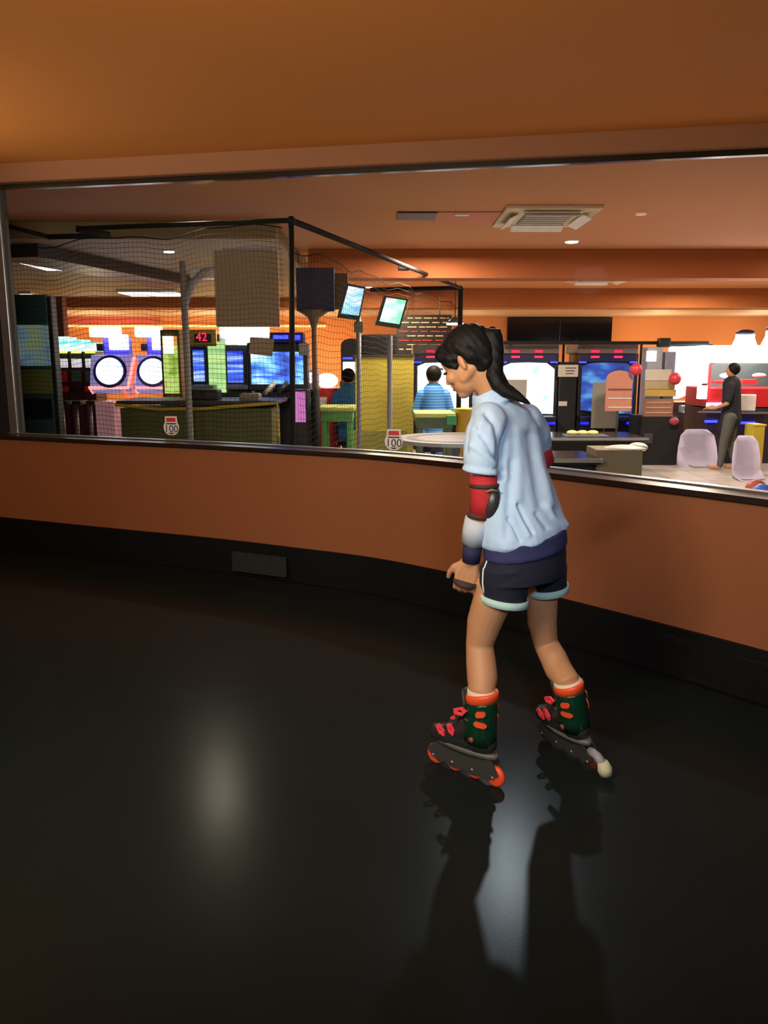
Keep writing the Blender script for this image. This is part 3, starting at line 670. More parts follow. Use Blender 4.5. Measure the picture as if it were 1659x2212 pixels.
# row of big arch-screen cabinets
S_white = screen('bright_game_screen', [(150, 235, 250), (235, 245, 255), (255, 255, 255), (255, 255, 255)], 2.0, (3, 3, 5))
S_bl2 = screen('blue_scene_screen', [(40, 60, 130), (60, 90, 190), (110, 200, 250)], .8, (2, 2, 5))
def shooter(label, xc, scr, body_top=742, w=128, Y=12.4, led=True):
    g = thing('arch_screen_game', label, 'arcade machine', base(xc, Y), 'tall black screen games with red and blue lamps')
    x0, x1 = xc-w/2, xc+w/2
    fbox('body', x0, x1, body_top+22, None, Y, .7, M_black, g, .01)
    fbox('canopy', x0-2, x1+2, body_top+2, body_top+22, Y-.1, .8, mat('taupe_canopy', (120, 104, 100), .5), g, .02)
    fbox('lamp_bar', x0+2, x1-2, body_top+22, body_top+40, Y-.06, .058, mat('indigo_bar', (24, 18, 70), .4), g, .01)
    for dx in (-28, 22): fbox('red_lamp_and_glow', xc+dx-9, xc+dx+9, body_top+27, body_top+31, Y-.075, .014, M_redl, g, .003)
    for dx in (-28, 22): fbox('red_lamp_and_glow', xc+dx-9, xc+dx+9, body_top+14, body_top+20, Y-.116, .014, mat('painted_red_glow', (200, 30, 70), .5, emit=1.2), g, .003)  # glow above the red lamps, painted as dim glowing strips
    for sx in (-1, 1): fbox('blue_lamp', xc+sx*(w/2-9)-8, xc+sx*(w/2-9)+8, body_top+39, body_top+42, Y-.078, .017, M_bluel, g, .003)
    zt, zb = ZF(body_top+41, Y), ZF(body_top+152, Y); a, b = XF(x0+8, zt, Y), XF(x1-8, zt, Y); c = (a+b)/2; hw = (b-a)/2
    pts = [Vector((a, Y-.02, zb+.06)), Vector((c, Y-.02, zb+.01)), Vector((b, Y-.02, zb)), Vector((b, Y-.02, zt-.10)), Vector((b-.12, Y-.02, zt-.01)), Vector((c, Y-.02, zt)), Vector((a+.12, Y-.02, zt-.01)), Vector((a, Y-.02, zt-.06))]
    prism('arch_screen', pts, (0, .018, 0), scr, g)
    for sx in (-1, 1): fbox('blue_lamp', xc+sx*(w/2-14)-8, xc+sx*(w/2-14)+8, body_top+170, body_top+175, Y-.078, .077, mat('royal_light', (30, 30, 230), .5, emit=2.5, var=0), g, .003)
    fbox('control_shelf', x0+4, x1-4, body_top+158, body_top+168, Y-.3, .299, mat('midnight', (14, 16, 46), .4), g, .01)
    return g
shooter('tall black game with white screen behind the skater\'s face', 958, S_white, 742, 128, 13.5)
shooter('tall black game with brightest white screen right of the ponytail', 1142, S_white)
shooter('tall black game with dim blue screen right of the black tower', 1314, S_bl2)
g = thing('speaker_tower', 'black tower with two paper labels between white and blue screens', 'tower', base(1220, 12.3))
fbox('body', 1210, 1246, 782, None, 12.3, .5, M_blackm, g, .01); fbox('paper_label', 1206, 1249, 788, 814, 12.285, .013, M_paper, g, .002)
for k in range(3): fbox('text_line', 1222, 1245-3*k, 794+k*6, 796+k*6, 12.282, .0028, M_darkg, g, 0)
fbox('paper_label', 1207, 1225, 867, 877, 12.285, .013, M_paper, g, .002)
# sign on white screen game
pw = fbox('taped_notice', 1092, 1138, 820, 858, 12.30, .004, mat('grey_paper', (160, 158, 152), .8)); tag(pw, 'grey paper notice on the brightest white screen', 'notice')
pole = thing('header_truss', 'long black truss over the row of screen games', 'truss', W(1310, 742, 12.1))
fbox('bar', 1086, 1532, 737, 744, 12.1, .1, M_blackm, pole, .01)
for x in (1100, 1250, 1432):
    q = W(x, 738, 12.15); tube('support_leg', [(q.x, 13.15, 0), (q.x, 13.15, q.z), (q.x, 12.2, q.z)], .02, M_blackm, pole, 8, False)
fbox('spot_head', 1424, 1450, 730, 750, 12.0, .12, M_black, pole, .02)
tvs = thing('wall_display', 'wide unlit black display on the far orange wall', 'display', W(1210, 713, 19.9))
for a_, b_ in ((1096, 1208), (1209, 1322)): fbox('panel', a_, b_, 685, 742, 19.85, .11, mat('display_black', (12, 16, 26), .12), tvs, .008)
fbox('wall_bracket', 1200, 1216, 700, 720, 19.96, .03, M_alu, tvs, .002)
# standees in front of blue screen
def poster_stand(label, x0, x1, y0, y1, Y, m, arch=False, lines=0, group=None, bal=None):
    g = thing('poster_stand', label, 'poster stand', base((x0+x1)/2, Y), group)
    zt, zb = ZF(y0, Y), ZF(y1, Y); a, b = XF(x0, zt, Y), XF(x1, zt, Y); c = (a+b)/2; hw = (b-a)/2
    if arch: pts = [Vector((a, Y, zb)), Vector((b, Y, zb)), Vector((b, Y, zt-hw*.6))]+[Vector((c+hw*math.cos(t*PI/8), Y, zt-hw*.6+hw*.6*math.sin(t*PI/8))) for t in range(1, 8)]+[Vector((a, Y, zt-hw*.6))]
    else: pts = [Vector((a, Y, zb)), Vector((b, Y, zb)), Vector((b, Y, zt)), Vector((a, Y, zt))]
    prism('poster', pts, (0, .012, 0), m, g)
    for k in range(lines): fbox('printed_band', x0+3, x1-3, y0+(y1-y0)*(.45+.22*k), y0+(y1-y0)*(.47+.22*k)+1.5, Y-.006, .005, mat('band_rust', (120, 60, 46), .6) if k == 0 else M_paper, g, 0)
    tube('pole', [(c, Y+.03, .0), (c, Y+.03, zt-.05)], .014, M_darkg, g, 8); disc('foot', (c, Y+.03, .01), .16, .02, M_darkg, g)
    if bal:
        bm = bmesh.new(); bm_ellipsoid(bm, W(bal[0], bal[1], Y-.08), (.085, .085, .085)); from_bm('balloon', bm, g, mat('balloon_red', (206, 60, 70), .35), True)
    return g
poster_stand('plain grey poster stand left of the salmon one', 1281, 1340, 826, 925, 11.9, mat('grey_board', (140, 138, 128), .7))
poster_stand('salmon arched poster stand with red balloon before the blue screen', 1311, 1368, 800, 888, 11.3, mat('salmon_board', (190, 128, 108), .7), True, 3, None, (1374, 798))
# kiosk with papers
g = thing('counter_kiosk', 'black kiosk with white, yellow and brown notices and a red balloon', 'kiosk', base(1426, 11.4))
fbox('cabinet', 1388, 1470, 900, None, 11.4, .6, M_blackm, g, .01)
fbox('back_column', 1396, 1428, 750, 900, 11.6, .25, M_greyp, g, .01)
fbox('steel_column', 1434, 1456, 760, 900, 11.6, .25, mat('pale_column', (150, 158, 176), .35, .3), g, .01)
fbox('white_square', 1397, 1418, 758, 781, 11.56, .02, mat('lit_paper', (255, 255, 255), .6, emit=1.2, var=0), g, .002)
fbox('white_notice', 1394, 1450, 798, 822, 11.5, .015, M_paper, g, .002)
fbox('beige_notice', 1393, 1458, 823, 841, 11.48, .015, mat('beige_paper', (176, 160, 120), .8), g, .002)
fbox('yellow_notice', 1393, 1460, 842, 856, 11.46, .015, mat('ochre_paper', (200, 168, 84), .8), g, .002)
fbox('brown_notice', 1390, 1454, 862, 900, 11.44, .015, mat('brown_paper', (150, 108, 88), .8), g, .002)
for k in range(3): fbox('printed_band', 1396, 1450, 868+k*11, 871+k*11, 11.433, .006, mat('pale_brown', (190, 150, 130), .8), g, 0)
bm = bmesh.new(); bm_ellipsoid(bm, W(1458, 818, 11.35), (.085, .085, .085)); from_bm('balloon', bm, g, mat('balloon_red', (206, 60, 70), .35), True)
bm = bmesh.new(); bm_ellipsoid(bm, W(1456, 910, 11.33), (.07, .05, .055)); from_bm('red_sticker_ball', bm, g, mat('dull_red', (150, 60, 66), .5), True)
fbox('vent_plate', 1391, 1410, 936, 958, 11.39, .009, M_darkg, g, .002)
# projection dome
g = thing('lit_curtain_booth', 'large booth with curved glowing lilac white curtain under the truss', 'booth', base(1490, 12.9))
zt, zb, zm = ZF(747, 12.9), ZF(862, 12.9), ZF(815, 12.9); Y = 12.95
a, b = XF(1446, zt, Y), XF(1536, zt, Y)
pts = [Vector((a, Y, zb)), Vector((a+(b-a)*.3, Y, zb)), Vector((a+(b-a)*.7, Y, zb+.12)), Vector((b, Y, zm)), Vector((b, Y, zt)), Vector((a, Y, zt))]
prism('curtain', pts, (0, .05, 0), mat('lilac_glow', (232, 216, 236), .6, emit=.75, var=.05, scale=2), g)
fbox('frame', 1440, 1540, 742, 748, 12.9, .5, M_black, g, .01); fbox('base_unit', 1452, 1538, 868, None, 13.01, .5, mat('dark_wood', (70, 40, 34), .5), g, .02)
fbox('side_wall', 1536, 1542, 748, 868, 12.95, .5, M_black, g, .005)
fbox('seat_back', 1472, 1492, 876, 892, 12.8, .15, mat('chrome_blue', (150, 170, 190), .3, .4), g, .02); fbox('foot_lamp', 1482, 1504, 890, 896, 12.75, .05, M_glow, g, .004)
# red prize machine at the right
g = thing('crane_game', 'red crane game with lit glass showcase at the right edge', 'crane game', base(1600, 11.6))
fbox('red_body', 1530, 1700, 838, 880, 11.6, .9, M_red, g, .02); fbox('lower_body', 1530, 1700, 882, None, 11.6, .9, mat('plum_dark', (44, 34, 50), .5), g, .01)
fbox('light_header', 1522, 1700, 746, 784, 11.5, .9, M_glow, g, .02)
fbox('light_column', 1513, 1531, 746, 828, 11.52, .1, M_glow, g, .006); fbox('light_column', 1511, 1528, 833, 862, 11.5, .1, M_glow, g, .006)
fbox('showcase_back', 1532, 1700, 786, 838, 12.3, .04, mat('showcase_grey', (96, 116, 112), .5), g, .004)
fbox('showcase_glass', 1532, 1700, 786, 838, 11.605, .008, M_glass, g, 0)
fbox('corner_post', 1531, 1536, 786, 838, 11.6, .05, mat('red_light_post', (230, 60, 60), .5, emit=.8), g, .003)
for x, m_ in ((1570, M_glow), (1640, M_white)):
    bm = bmesh.new(); bm_ellipsoid(bm, W(x, 811, 11.9), (.1, .08, .035)); from_bm('plush_prize' if m_ is M_white else 'inner_lamp', bm, g, m_, True)
fbox('red_ledge', 1548, 1590, 823, 829, 11.75, .2, M_redl if False else mat('bright_red', (240, 50, 50), .4, emit=.7), g, .004)
fbox('red_ledge', 1605, 1636, 820, 830, 11.75, .2, mat('bright_red', (240, 50, 50), .4, emit=.7), g, .004)
fbox('neon_tube', 1527, 1564, 870, 879, 11.55, .04, mat('violet_neon', (190, 170, 255), .4, emit=4, var=0), g, .01)
fbox('front_rail', 1512, 1572, 889, 892, 11.5, .09, M_chrome, g, .003); fbox('front_rail', 1596, 1660, 890, 894, 11.5, .09, M_chrome, g, .003)
fbox('blue_lamp', 1524, 1550, 908, 913, 11.55, .04, M_bluel, g, .004); fbox('blue_lamp', 1599, 1632, 911, 916, 11.55, .04, M_bluel, g, .004)
fbox('white_panel', 1594, 1634, 852, 888, 11.54, .055, M_white, g, .02)
def cap_lamp(label, x, y, Y, s=1):
    g = thing('beacon_lamp', label, 'lamp', W(x, 746, Y)); q = W(x, 746, Y)
    tube('light_body', [(q.x, q.y, q.z), (q.x, q.y, q.z+.10*s), (q.x, q.y, q.z+.15*s)], [.17*s, .13*s, .13*s], M_glow, g, 20)
    bm = bmesh.new(); bm_ellipsoid(bm, (q.x, q.y, q.z+.175*s), (.13*s, .13*s, .05*s)); from_bm('cap', bm, g, mat('ink_cap', (24, 30, 60), .5), True)
cap_lamp('white beacon lamp with dark blue cap on the crane game', 1608, 746, 11.9)
cap_lamp('larger white beacon lamp cut by the right edge of the photo', 1680, 746, 11.9, 1.35)
# white seats
def bucket_seat(label, x, y0, Y, w):
    g = thing('racing_seat', label, 'seat', base(x, Y), 'white racing seats near the crane game'); q = W(x, y0, Y)
    rows = []
    for k, (dz, hw, dy) in enumerate(((0, .12, .10), (-.08, .19, .06), (-.25, .22, .03), (-.42, .23, 0), (-.5, .24, -.10), (-.53, .24, -.35), (-.56, .2, -.42))):
        rows.append((q.z+dz, hw*w, q.y+dy))
    bm = bmesh.new(); vf = []
    for z, hw, yy in rows: vf.append([bm.verts.new((q.x-hw, yy-.05, z)), bm.verts.new((q.x-hw*.5, yy, z)), bm.verts.new((q.x+hw*.5, yy, z)), bm.verts.new((q.x+hw, yy-.05, z))])
    for a_, b_ in zip(vf, vf[1:]):
        for k in range(3): bm.faces.new((a_[k], a_[k+1], b_[k+1], b_[k]))
    bmesh.ops.solidify(bm, geom=bm.faces[:], thickness=.045)
    from_bm('seat_shell', bm, g, mat('lilac_white', (205, 198, 220), .5), True)
    zs = q.z-.56; box('pedestal', q.x-.13, q.x+.13, q.y-.28, q.y+.0, 0, zs-.0, mat('seat_base', (150, 146, 150), .5), g, .02)
bucket_seat('white racing seat between the black kiosk and the dark clothed child', 1508, 928, 11.35, 1.25)
bucket_seat('white racing seat between the dark clothed child and yellow box', 1614, 942, 10.15, .8)
g = thing('yellow_box', 'tall narrow yellow box at the right edge under the crane game', 'box', base(1643, 10.6))
fbox('carton', 1630, 1656, 920, None, 10.6, .25, M_yel, g, .006); fbox('lid', 1629, 1657, 917, 920.5, 10.59, .27, M_yel, g, .004)
# low tables behind the low wall
def tray_table(label, x0, x1, y0, Y, dep):
    g = thing('low_game_table', label, 'table', base((x0+x1)/2, Y+dep/2), 'black low tables with silver edges'); zt = ZF(y0, Y); a, b = XF(x0, zt, Y), XF(x1, zt, Y)
    box('top', a, b, Y, Y+dep, zt-.05, zt, mat('black_gloss', (16, 16, 18), .2), g, .01); box('silver_edge', a-.012, b+.012, Y-.012, Y-.0005, zt-.03, zt+.004, M_chrome, g, .003)
    box('cabinet', a+.05, b-.05, Y+.1, Y+dep-.05, 0, zt-.05, M_blackm, g, .01); return g, zt
g, zt = tray_table('black low game table holding a yellow dish by the screens', 1160, 1400, 946, 10.0, .9)
dish = thing('food_tray', 'shallow silver tray with three yellow rolls on black low table', 'tray', (XF(1258, zt, 10.2), 10.25, zt+.0015))
x0, x1 = XF(1222, zt, 10.2), XF(1312, zt, 10.2); box('tray', x0, x1, 10.1, 10.4, zt+.0015, zt+.018, M_alu, dish, .006)
for k in range(3):
    bm = bmesh.new(); bm_ellipsoid(bm, (x0+.09+k*.13, 10.24, zt+.045), (.072, .05, .032)); from_bm('roll', bm, dish, mat('cream_yellow', (226, 214, 140), .6), True)
tray_table('black low game table nearest the low wall right of skater', 1130, 1300, 992, 7.2, .7)
g = thing('beige_crate', 'beige cardboard crate with white cloth behind the low wall', 'box', base(1338, 7.4))
fbox('crate', 1292, 1392, 972, None, 7.4, .4, mat('taupe_card', (138, 130, 106), .8), g, .01)
bm = bmesh.new(); q = W(1350, 969, 7.55); bm_ellipsoid(bm, q+Vector((0, 0, .0)), (.2, .15, .035)); bm_ellipsoid(bm, q+Vector((.13, .03, .01)), (.09, .1, .045)); from_bm('white_cloth', bm, g, M_white, True)
# round table near the skater
g = thing('round_table', 'round grey table with dark inlaid ring behind the skater', 'table', (XF(985, .74, 6.8), 6.8, 0)); X = XF(985, .74, 6.8)
disc('table_top', (X, 6.8, .80), .52, .03, mat('silver_laminate', (168, 172, 176), .35), g, 40)
bm = bmesh.new(); 
for k in range(40):
    t0, t1 = 2*PI*k/40, 2*PI*(k+1)/40
    bm.faces.new([bm.verts.new((X+r_*math.cos(t), 6.8+r_*math.sin(t), .817)) for r_, t in ((.34, t0), (.42, t0), (.42, t1), (.34, t1))])
from_bm('inlaid_ring', bm, g, M_darkg)
tube('column', [(X, 6.8, 0.03), (X, 6.8, .785)], .04, M_chrome, g); disc('foot', (X, 6.8, .015), .25, .03, M_darkg, g)
# ball bin behind the wall at right
g = thing('ball_bin', 'yellow slatted bin behind the low wall at the right edge', 'bin', base(1665, 4.1))
Xc = XF(1668, .7, 4.1); 
for k in range(4): box('slat', Xc-.11, Xc+.28, 3.97, 3.985, .18+k*.15, .30+k*.15, M_yel, g, .004)
box('liner', Xc-.11, Xc+.28, 3.986, 4.4, 0, .74, M_mustard, g, .006)
for k, (dx, c, lab) in enumerate(((-.03, M_blue, 'blue ball'), (.06, mat('amber_ball', (232, 190, 60), .4), 'yellow ball'), (.16, mat('amber_ball', (232, 190, 60), .4), ''))):
    bm = bmesh.new(); bm_ellipsoid(bm, (Xc-.05+dx*1.1, 4.05+.02*k, .792), (.05, .05, .046)); o = from_bm('ball', bm, None, mat('sky_ball', (90, 140, 240), .4) if k == 0 else c, True)
    tag(o, ['sky blue ball on the slatted bin', 'yellow ball beside the blue one on the slatted bin', 'yellow ball farther right on the slatted bin'][k], 'ball', 'balls on the slatted bin')
bm = bmesh.new(); bm_ellipsoid(bm, (Xc-.06, 4.17, .794), (.055, .05, .048)); o = from_bm('ball', bm, None, mat('coral_ball', (232, 120, 90), .4), True); tag(o, 'coral red ball behind the blue one on the slatted bin', 'ball', 'balls on the slatted bin')

# highway-shield stickers on the glass
def shield(label, x, y0, y1, blue):
    # point of the glass line seen at pixel x
    lo, hi = 0., 10.
    for _ in range(40):
        s = (lo+hi)/2; q = GA+gd*s; px = CX+F*q.x/(q.y*math.cos(PITCH)+.55*math.sin(PITCH))
        if px < x: lo = s
        else: hi = s
    q = GA+gd*s; zt, zb = ZF(y0, q.y), ZF(y1, q.y); zm = zt-(zt-zb)*.33; hw = (zt-zb)*.46
    g = thing('shield_sticker', label, 'sticker', q+gn*.008+Vector((0, 0, (zt+zb)/2)))
    def poly(name, pts, off, th, m): prism(name, [q+gd*a+gn*off+Vector((0, 0, z)) for a, z in pts], gn*th, m, g)
    M_w = mat('sticker_white', (232, 226, 222), .6); M_i = mat('sticker_blue' if blue else 'sticker_black', (40, 44, 120) if blue else (40, 34, 50), .6)
    out = [(-hw*.72, zt), (hw*.72, zt), (hw*.78, zm)]+[(hw*(.95+.05*math.sin(k*PI/6))*math.cos(k*PI/12*.9), zm-(zm-zb)*(.25+.75*math.sin(k*PI/12))) for k in range(0, 7)]
    out += [(-a, z) for a, z in out[::-1][1:-2]]+[(-hw*.78, zm)]
    poly('white_ground', out, .0075, .0015, M_w)
    poly('red_band', [(-hw*.55, zt-.012), (hw*.55, zt-.012), (hw*.58, zm+.006), (-hw*.58, zm+.006)], .0095, .001, mat('sticker_red', (206, 50, 56), .6))
    poly('dark_band', [(-hw*.6, zm-.004), (hw*.6, zm-.004), (hw*.62, zm-.013), (-hw*.62, zm-.013)], .0095, .001, M_i)
    poly('dark_band', [(-hw*.5, zb+.018), (hw*.5, zb+.018), (0, zb+.006)], .0095, .001, M_i)
    cu = bpy.data.curves.new('number', 'FONT'); cu.body = '100'; cu.size = (zm-zb)*.8; cu.extrude = .0005; cu.align_x = 'CENTER'; cu.align_y = 'CENTER'
    to = bpy.data.objects.new('number', cu); C.objects.link(to); dg = bpy.context.evaluated_depsgraph_get(); me = bpy.data.meshes.new_from_object(to.evaluated_get(dg)); bpy.data.objects.remove(to)
    R_ = Matrix(((gd.x, 0, gn.x), (gd.y, 0, gn.y), (0, 1, 0))).to_4x4(); c_ = q+gn*.0112+Vector((0, 0, zb+(zm-zb)*.48))
    me.transform(Matrix.Translation(c_) @ R_); new('number', me, g, M_i)
shield('white shield sticker with red band and number 100, on glass before the booth', 851, 927, 972, False)
shield('white shield sticker with red band and blue edge, left beside the grey post', 372, 899, 940, True)
# ================================================================ PEOPLE
def skin_mat(name, rgb, sss=.12):
    m = mat(name, rgb, .55, var=.05, scale=20); p = m.node_tree.nodes['Principled BSDF']
    p.inputs['Subsurface Weight'].default_value = sss; p.inputs['Subsurface Radius'].default_value = (.02, .008, .004); p.inputs['Subsurface Scale'].default_value = .3
    return m
M_skin = skin_mat('skin', (190, 136, 98))
def hair_mat():
    m = mat('black_hair', (15, 13, 14), .62, spec=.22, var=.3, scale=6); nt = m.node_tree; p = nt.nodes['Principled BSDF']
    tc = nt.nodes.new('ShaderNodeTexCoord'); mp = nt.nodes.new('ShaderNodeMapping'); mp.inputs['Scale'].default_value = (220, 220, 14)
    n = nt.nodes.new('ShaderNodeTexNoise'); n.inputs['Scale'].default_value = 1; nt.links.new(tc.outputs['Object'], mp.inputs[0]); nt.links.new(mp.outputs[0], n.inputs[0])
    b = nt.nodes.new('ShaderNodeBump'); b.inputs['Strength'].default_value = .3; b.inputs['Distance'].default_value = .002
    nt.links.new(n.outputs['Fac'], b.inputs['Height']); nt.links.new(b.outputs[0], p.inputs['Normal']); return m
M_hair = hair_mat()
M_shirt = mat('pale_blue_cotton', (172, 198, 230), .85, var=.03, scale=60, bump=.08)
M_hem = mat('pale_mint_cotton', (176, 204, 202), .85, var=.03, scale=60)
M_shoeg = mat('glossy_dark_green', (14, 52, 34), .22, var=.1)
M_oran = mat('skate_orange', (240, 84, 44), .4)
M_coral = mat('buckle_coral', (250, 72, 82), .4)
M_frame = mat('frame_grey', (70, 68, 64), .5, .3)

fF = Vector((-.65, .76, 0)); fR = Vector((.76, .65, 0))      # facing and her right
girl = thing('skater', 'person in pale blue shirt and navy shorts skating away, ponytail, head bowed', 'person', (.5, 2.7, 0))
# ---- head frame
HC = W(1011, 783, 2.80)
hx = Vector((-.88, .46, 0)).normalized(); pt = math.radians(27)
hf = (hx*math.cos(pt)+Vector((0, 0, -math.sin(pt)))).normalized(); hu = (hx*math.sin(pt)+Vector((0, 0, math.cos(pt)))).normalized()
hl = hu.cross(hf).normalized()        # towards her left
HS = 1.0
def H(x, y, z): return HC+(hf*x+hl*y+hu*z)*HS
HR = Matrix((hf, hl, hu)).transposed()
body = bmesh.new()
def caps(bm, pts, rad, seg=14): bm_tube(bm, pts, rad, seg, True, True)
def ell(bm, c, r, extra=None): bm_ellipsoid(bm, H(*c), [q*HS for q in r], HR if extra is None else HR @ extra, 20)
ell(body, (-.012, 0, .030), (.090, .070, .080))
ell(body, (.020, 0, -.010), (.064, .060, .078))
ell(body, (.034, 0, -.058), (.046, .048, .042))
ell(body, (.056, 0, -.088), (.024, .026, .018))          # chin
ell(body, (.060, 0, .030), (.026, .050, .036)); ell(body, (.062, 0, -.012), (.024, .030, .052)); ell(body, (.062, 0, -.064), (.020, .026, .030));  ell(body, (.078, 0, -.047), (.012, .020, .014))   # brow, cheeks, chin
caps(body, [H(.084, 0, .006), H(.093, 0, -.022), H(.096, 0, -.029)], [.006, .007, .009])   # nose
ell(body, (.094, .010, -.031), (.009, .007, .007)); ell(body, (.094, -.010, -.031), (.009, .007, .007))
caps(body, [H(.070, .02, -.058), H(.082, 0, -.054), H(.070, -.02, -.058)], [.006, .0085, .006])
caps(body, [H(.068, .017, -.067), H(.079, 0, -.066), H(.068, -.017, -.067)], [.006, .0085, .006])
for s in (1, -1):
    ell(body, (.060, s*.036, -.026), (.024, .020, .022))  # cheeks
    ell(body, (-.006, s*.073, -.004), (.0125, .007, .029), Matrix.Rotation(math.radians(s*-18), 3, 'Z') @ Matrix.Rotation(math.radians(8), 3, 'Y'))
    caps(body, [H(.020, s*.044, -.05), H(-.02, s*.044, -.03)], [.016, .022])
# ---- neck, torso
NB = W(1078, 885, 2.79); NT = H(-.035, 0, -.045)
caps(body, [NT, (NT+NB)/2+Vector((0, 0, -.004)), NB], [.048, .044, .046])
PEL = W(1133, 1200, 2.68); CH = W(1095, 945, 2.76); WA = W(1122, 1110, 2.70)
def oval(c, a, b, z=None, n=20, ex=fR, ey=fF, tilt=0.):
    return [c+ex*math.cos(2*PI*k/n)*a+ey*math.sin(2*PI*k/n)*b+Vector((0, 0, tilt*math.cos(2*PI*k/n)*a)) for k in range(n)]
bm_loft(body, [oval(NB+Vector((0, 0, -.01)), .06, .05), oval(W(1085, 905, 2.78), .10, .045), oval(CH, .105, .052), oval(W(1108, 1020, 2.745), .100, .055), oval(W(1120, 1110, 2.715), .098, .060), oval(W(1130, 1165, 2.69), .108, .070), oval(PEL, .115, .078), oval(W(1134, 1235, 2.68), .10, .07)])
SL = W(1052, 908, 2.68); SR = W(1140, 900, 2.87)
EL = W(1048, 1078, 2.62); ER = W(1170, 990, 2.98)
WL = W(1016, 1212, 2.66); WR = W(1095, 1050, 3.12)
caps(body, [SL, SL.lerp(EL, .5), EL], [.044, .042, .036]); caps(body, [EL, EL.lerp(WL, .3), WL], [.036, .036, .024])
caps(body, [SR, SR.lerp(ER, .5), ER], [.042, .042, .036]); caps(body, [ER, ER.lerp(WR, .3), WR], [.036, .036, .024])
# ---- hands: palm plus five bent fingers
def hand(wr, d, nrm, side):
    """d: direction of the hand, nrm: back-of-hand normal, side: towards the thumb"""
    d = d.normalized(); nrm = (nrm-d*nrm.dot(d)).normalized(); side = (side-d*side.dot(d)-nrm*side.dot(nrm)).normalized()
    for k in range(4):
        o = (k-1.5)*-.0185; bm_tube(body, [wr+side*o*.55, wr+d*.045+side*o, wr+d*.082+side*o], [.017, .0145, .0115], 10, True, True)
    for k, L in enumerate((.066, .076, .070, .054)):
        o = (1.5-k)*.0195; p = wr+d*.082+side*o; c = 0.; pts = [p]; dd = d
        for sg, an in ((.45, 22), (.30, 34), (.25, 26)):
            c += math.radians(an); dd = d*math.cos(c)-nrm*math.sin(c); p = p+dd*L*sg; pts.append(p)
        bm_tube(body, pts, [.0098, .0090, .0082, .0070], 8, True, True)
    p = wr+d*.018+side*.022; q = p+(d*.6+side*.75-nrm*.2).normalized()*.036; r = q+(d*.9+side*.35-nrm*.3).normalized()*.030
    bm_tube(body, [p, q, r, r+(d*.95-nrm*.4).normalized()*.022], [.016, .0125, .0105, .0085], 8, True, True)
hand(WL, W(992, 1300, 2.68)-WL, Vector((-.2, -.97, .1)), Vector((-.9, .4, 0)))
hand(WR, Vector((-.85, .35, -.25)), Vector((0, .1, .9)), Vector((-.3, -.8, 0)))
# ---- legs
def skate_frame(center, fwd, roll):
    fwd = fwd.normalized(); left = Vector((0, 0, 1)).cross(fwd); Rr = Matrix((fwd, left, Vector((0, 0, 1)))).transposed() @ Matrix.Rotation(roll, 3, 'X')
    return lambda x, y, z: Vector(center)+Rr @ Vector((x, y, z))
C1, D1, A1 = Vector((.289, 2.657, 0)), Vector((-.183, .159, 0)), 0
C2, D2, A2 = Vector((.695, 2.80, .006)), Vector((-.46, .88, 0)), math.radians(-14)
SK1, SK2 = skate_frame(C1, D1, A1), skate_frame(C2, D2, A2)
def legpts(spec): return [W(x, y, Y) for x, y, Y, r in spec], [r for *_, r in spec]
LL = [(1090, 1225, 2.66, .070), (1062, 1300, 2.66, .066), (1046, 1345, 2.68, .0605), (1036, 1392, 2.685, .0485), (1039, 1430, 2.665, .0525), (1042, 1465, 2.64, .0535), (1051, 1545, 2.595, .040), (1051, 1545, 2.595, .040)]
RL = [(1170, 1220, 2.77, .062), (1171, 1295, 2.80, .056), (1171, 1345, 2.83, .0535), (1179, 1390, 2.85, .046), (1196, 1422, 2.80, .0495), (1207, 1447, 2.765, .050), (1234, 1520, 2.755, .038), (1248, 1570, 2.74, .036)]
for spec in (LL, RL):
    p_, r_ = legpts(spec); ank = SK1 if spec is LL else SK2; caps(body, p_[:-2]+[ank(-.062, 0, .335), ank(-.062, 0, .28), ank(-.060, 0, .20), ank(-.05, 0, .16)], r_[:-2]+[.046, .041, .036, .032], 18)
girl_body = remeshed('body', body, .0046, 5, M_skin, girl)
# eyes, brows, lips
for s in (1, -1):
    bm = bmesh.new(); bm_ellipsoid(bm, H(.079, s*.029, -.002), (.008, .012, .005), HR); from_bm('eye', bm, girl, mat('dark_eye', (30, 22, 20), .2), True)
    tube('eyebrow', [H(.079, s*.046, .016), H(.087, s*.03, .021), H(.088, s*.014, .018)], [.0018, .0028, .0022], M_hair, girl, 6)
tube('lips', [H(.074, .018, -.062), H(.086, .0, -.0605), H(.074, -.018, -.062)], [.003, .0055, .003], mat('lip_red', (170, 92, 84), .45), girl, 8)
# ---- hair: swept cap and ponytail
hb = bmesh.new()
ell(hb, (-.016, 0, .046), (.098, .079, .080)); ell(hb, (-.045, 0, .015), (.070, .074, .075)); ell(hb, (.050, 0, .064), (.046, .060, .036))
caps(hb, [H(.055, .052, .048), H(.030, .062, .030), H(.012, .068, .020)], [.020, .018, .012]); caps(hb, [H(.055, -.052, .048), H(.030, -.062, .030), H(.012, -.068, .020)], [.020, .018, .012])
for s in (1, -1):
    caps(hb, [H(-.010, s*.055, .05), H(-.045, s*.055, .005), H(-.075, s*.03, -.03)], [.028, .030, .022])
caps(hb, [H(-.06, 0, -.02), H(-.075, 0, -.045)], [.034, .020])
caps(hb, [W(1024, 778, 2.752), W(1042, 796, 2.752), W(1056, 817, 2.757)], [.030, .026, .014]); caps(hb, [W(1040, 770, 2.755), W(1052, 790, 2.757), W(1062, 812, 2.762)], [.034, .030, .022])
caps(hb, [H(-.05, .035, 0), H(-.07, .035, -.035)], [.040, .022]); caps(hb, [H(-.05, -.035, 0), H(-.07, -.035, -.035)], [.040, .022])
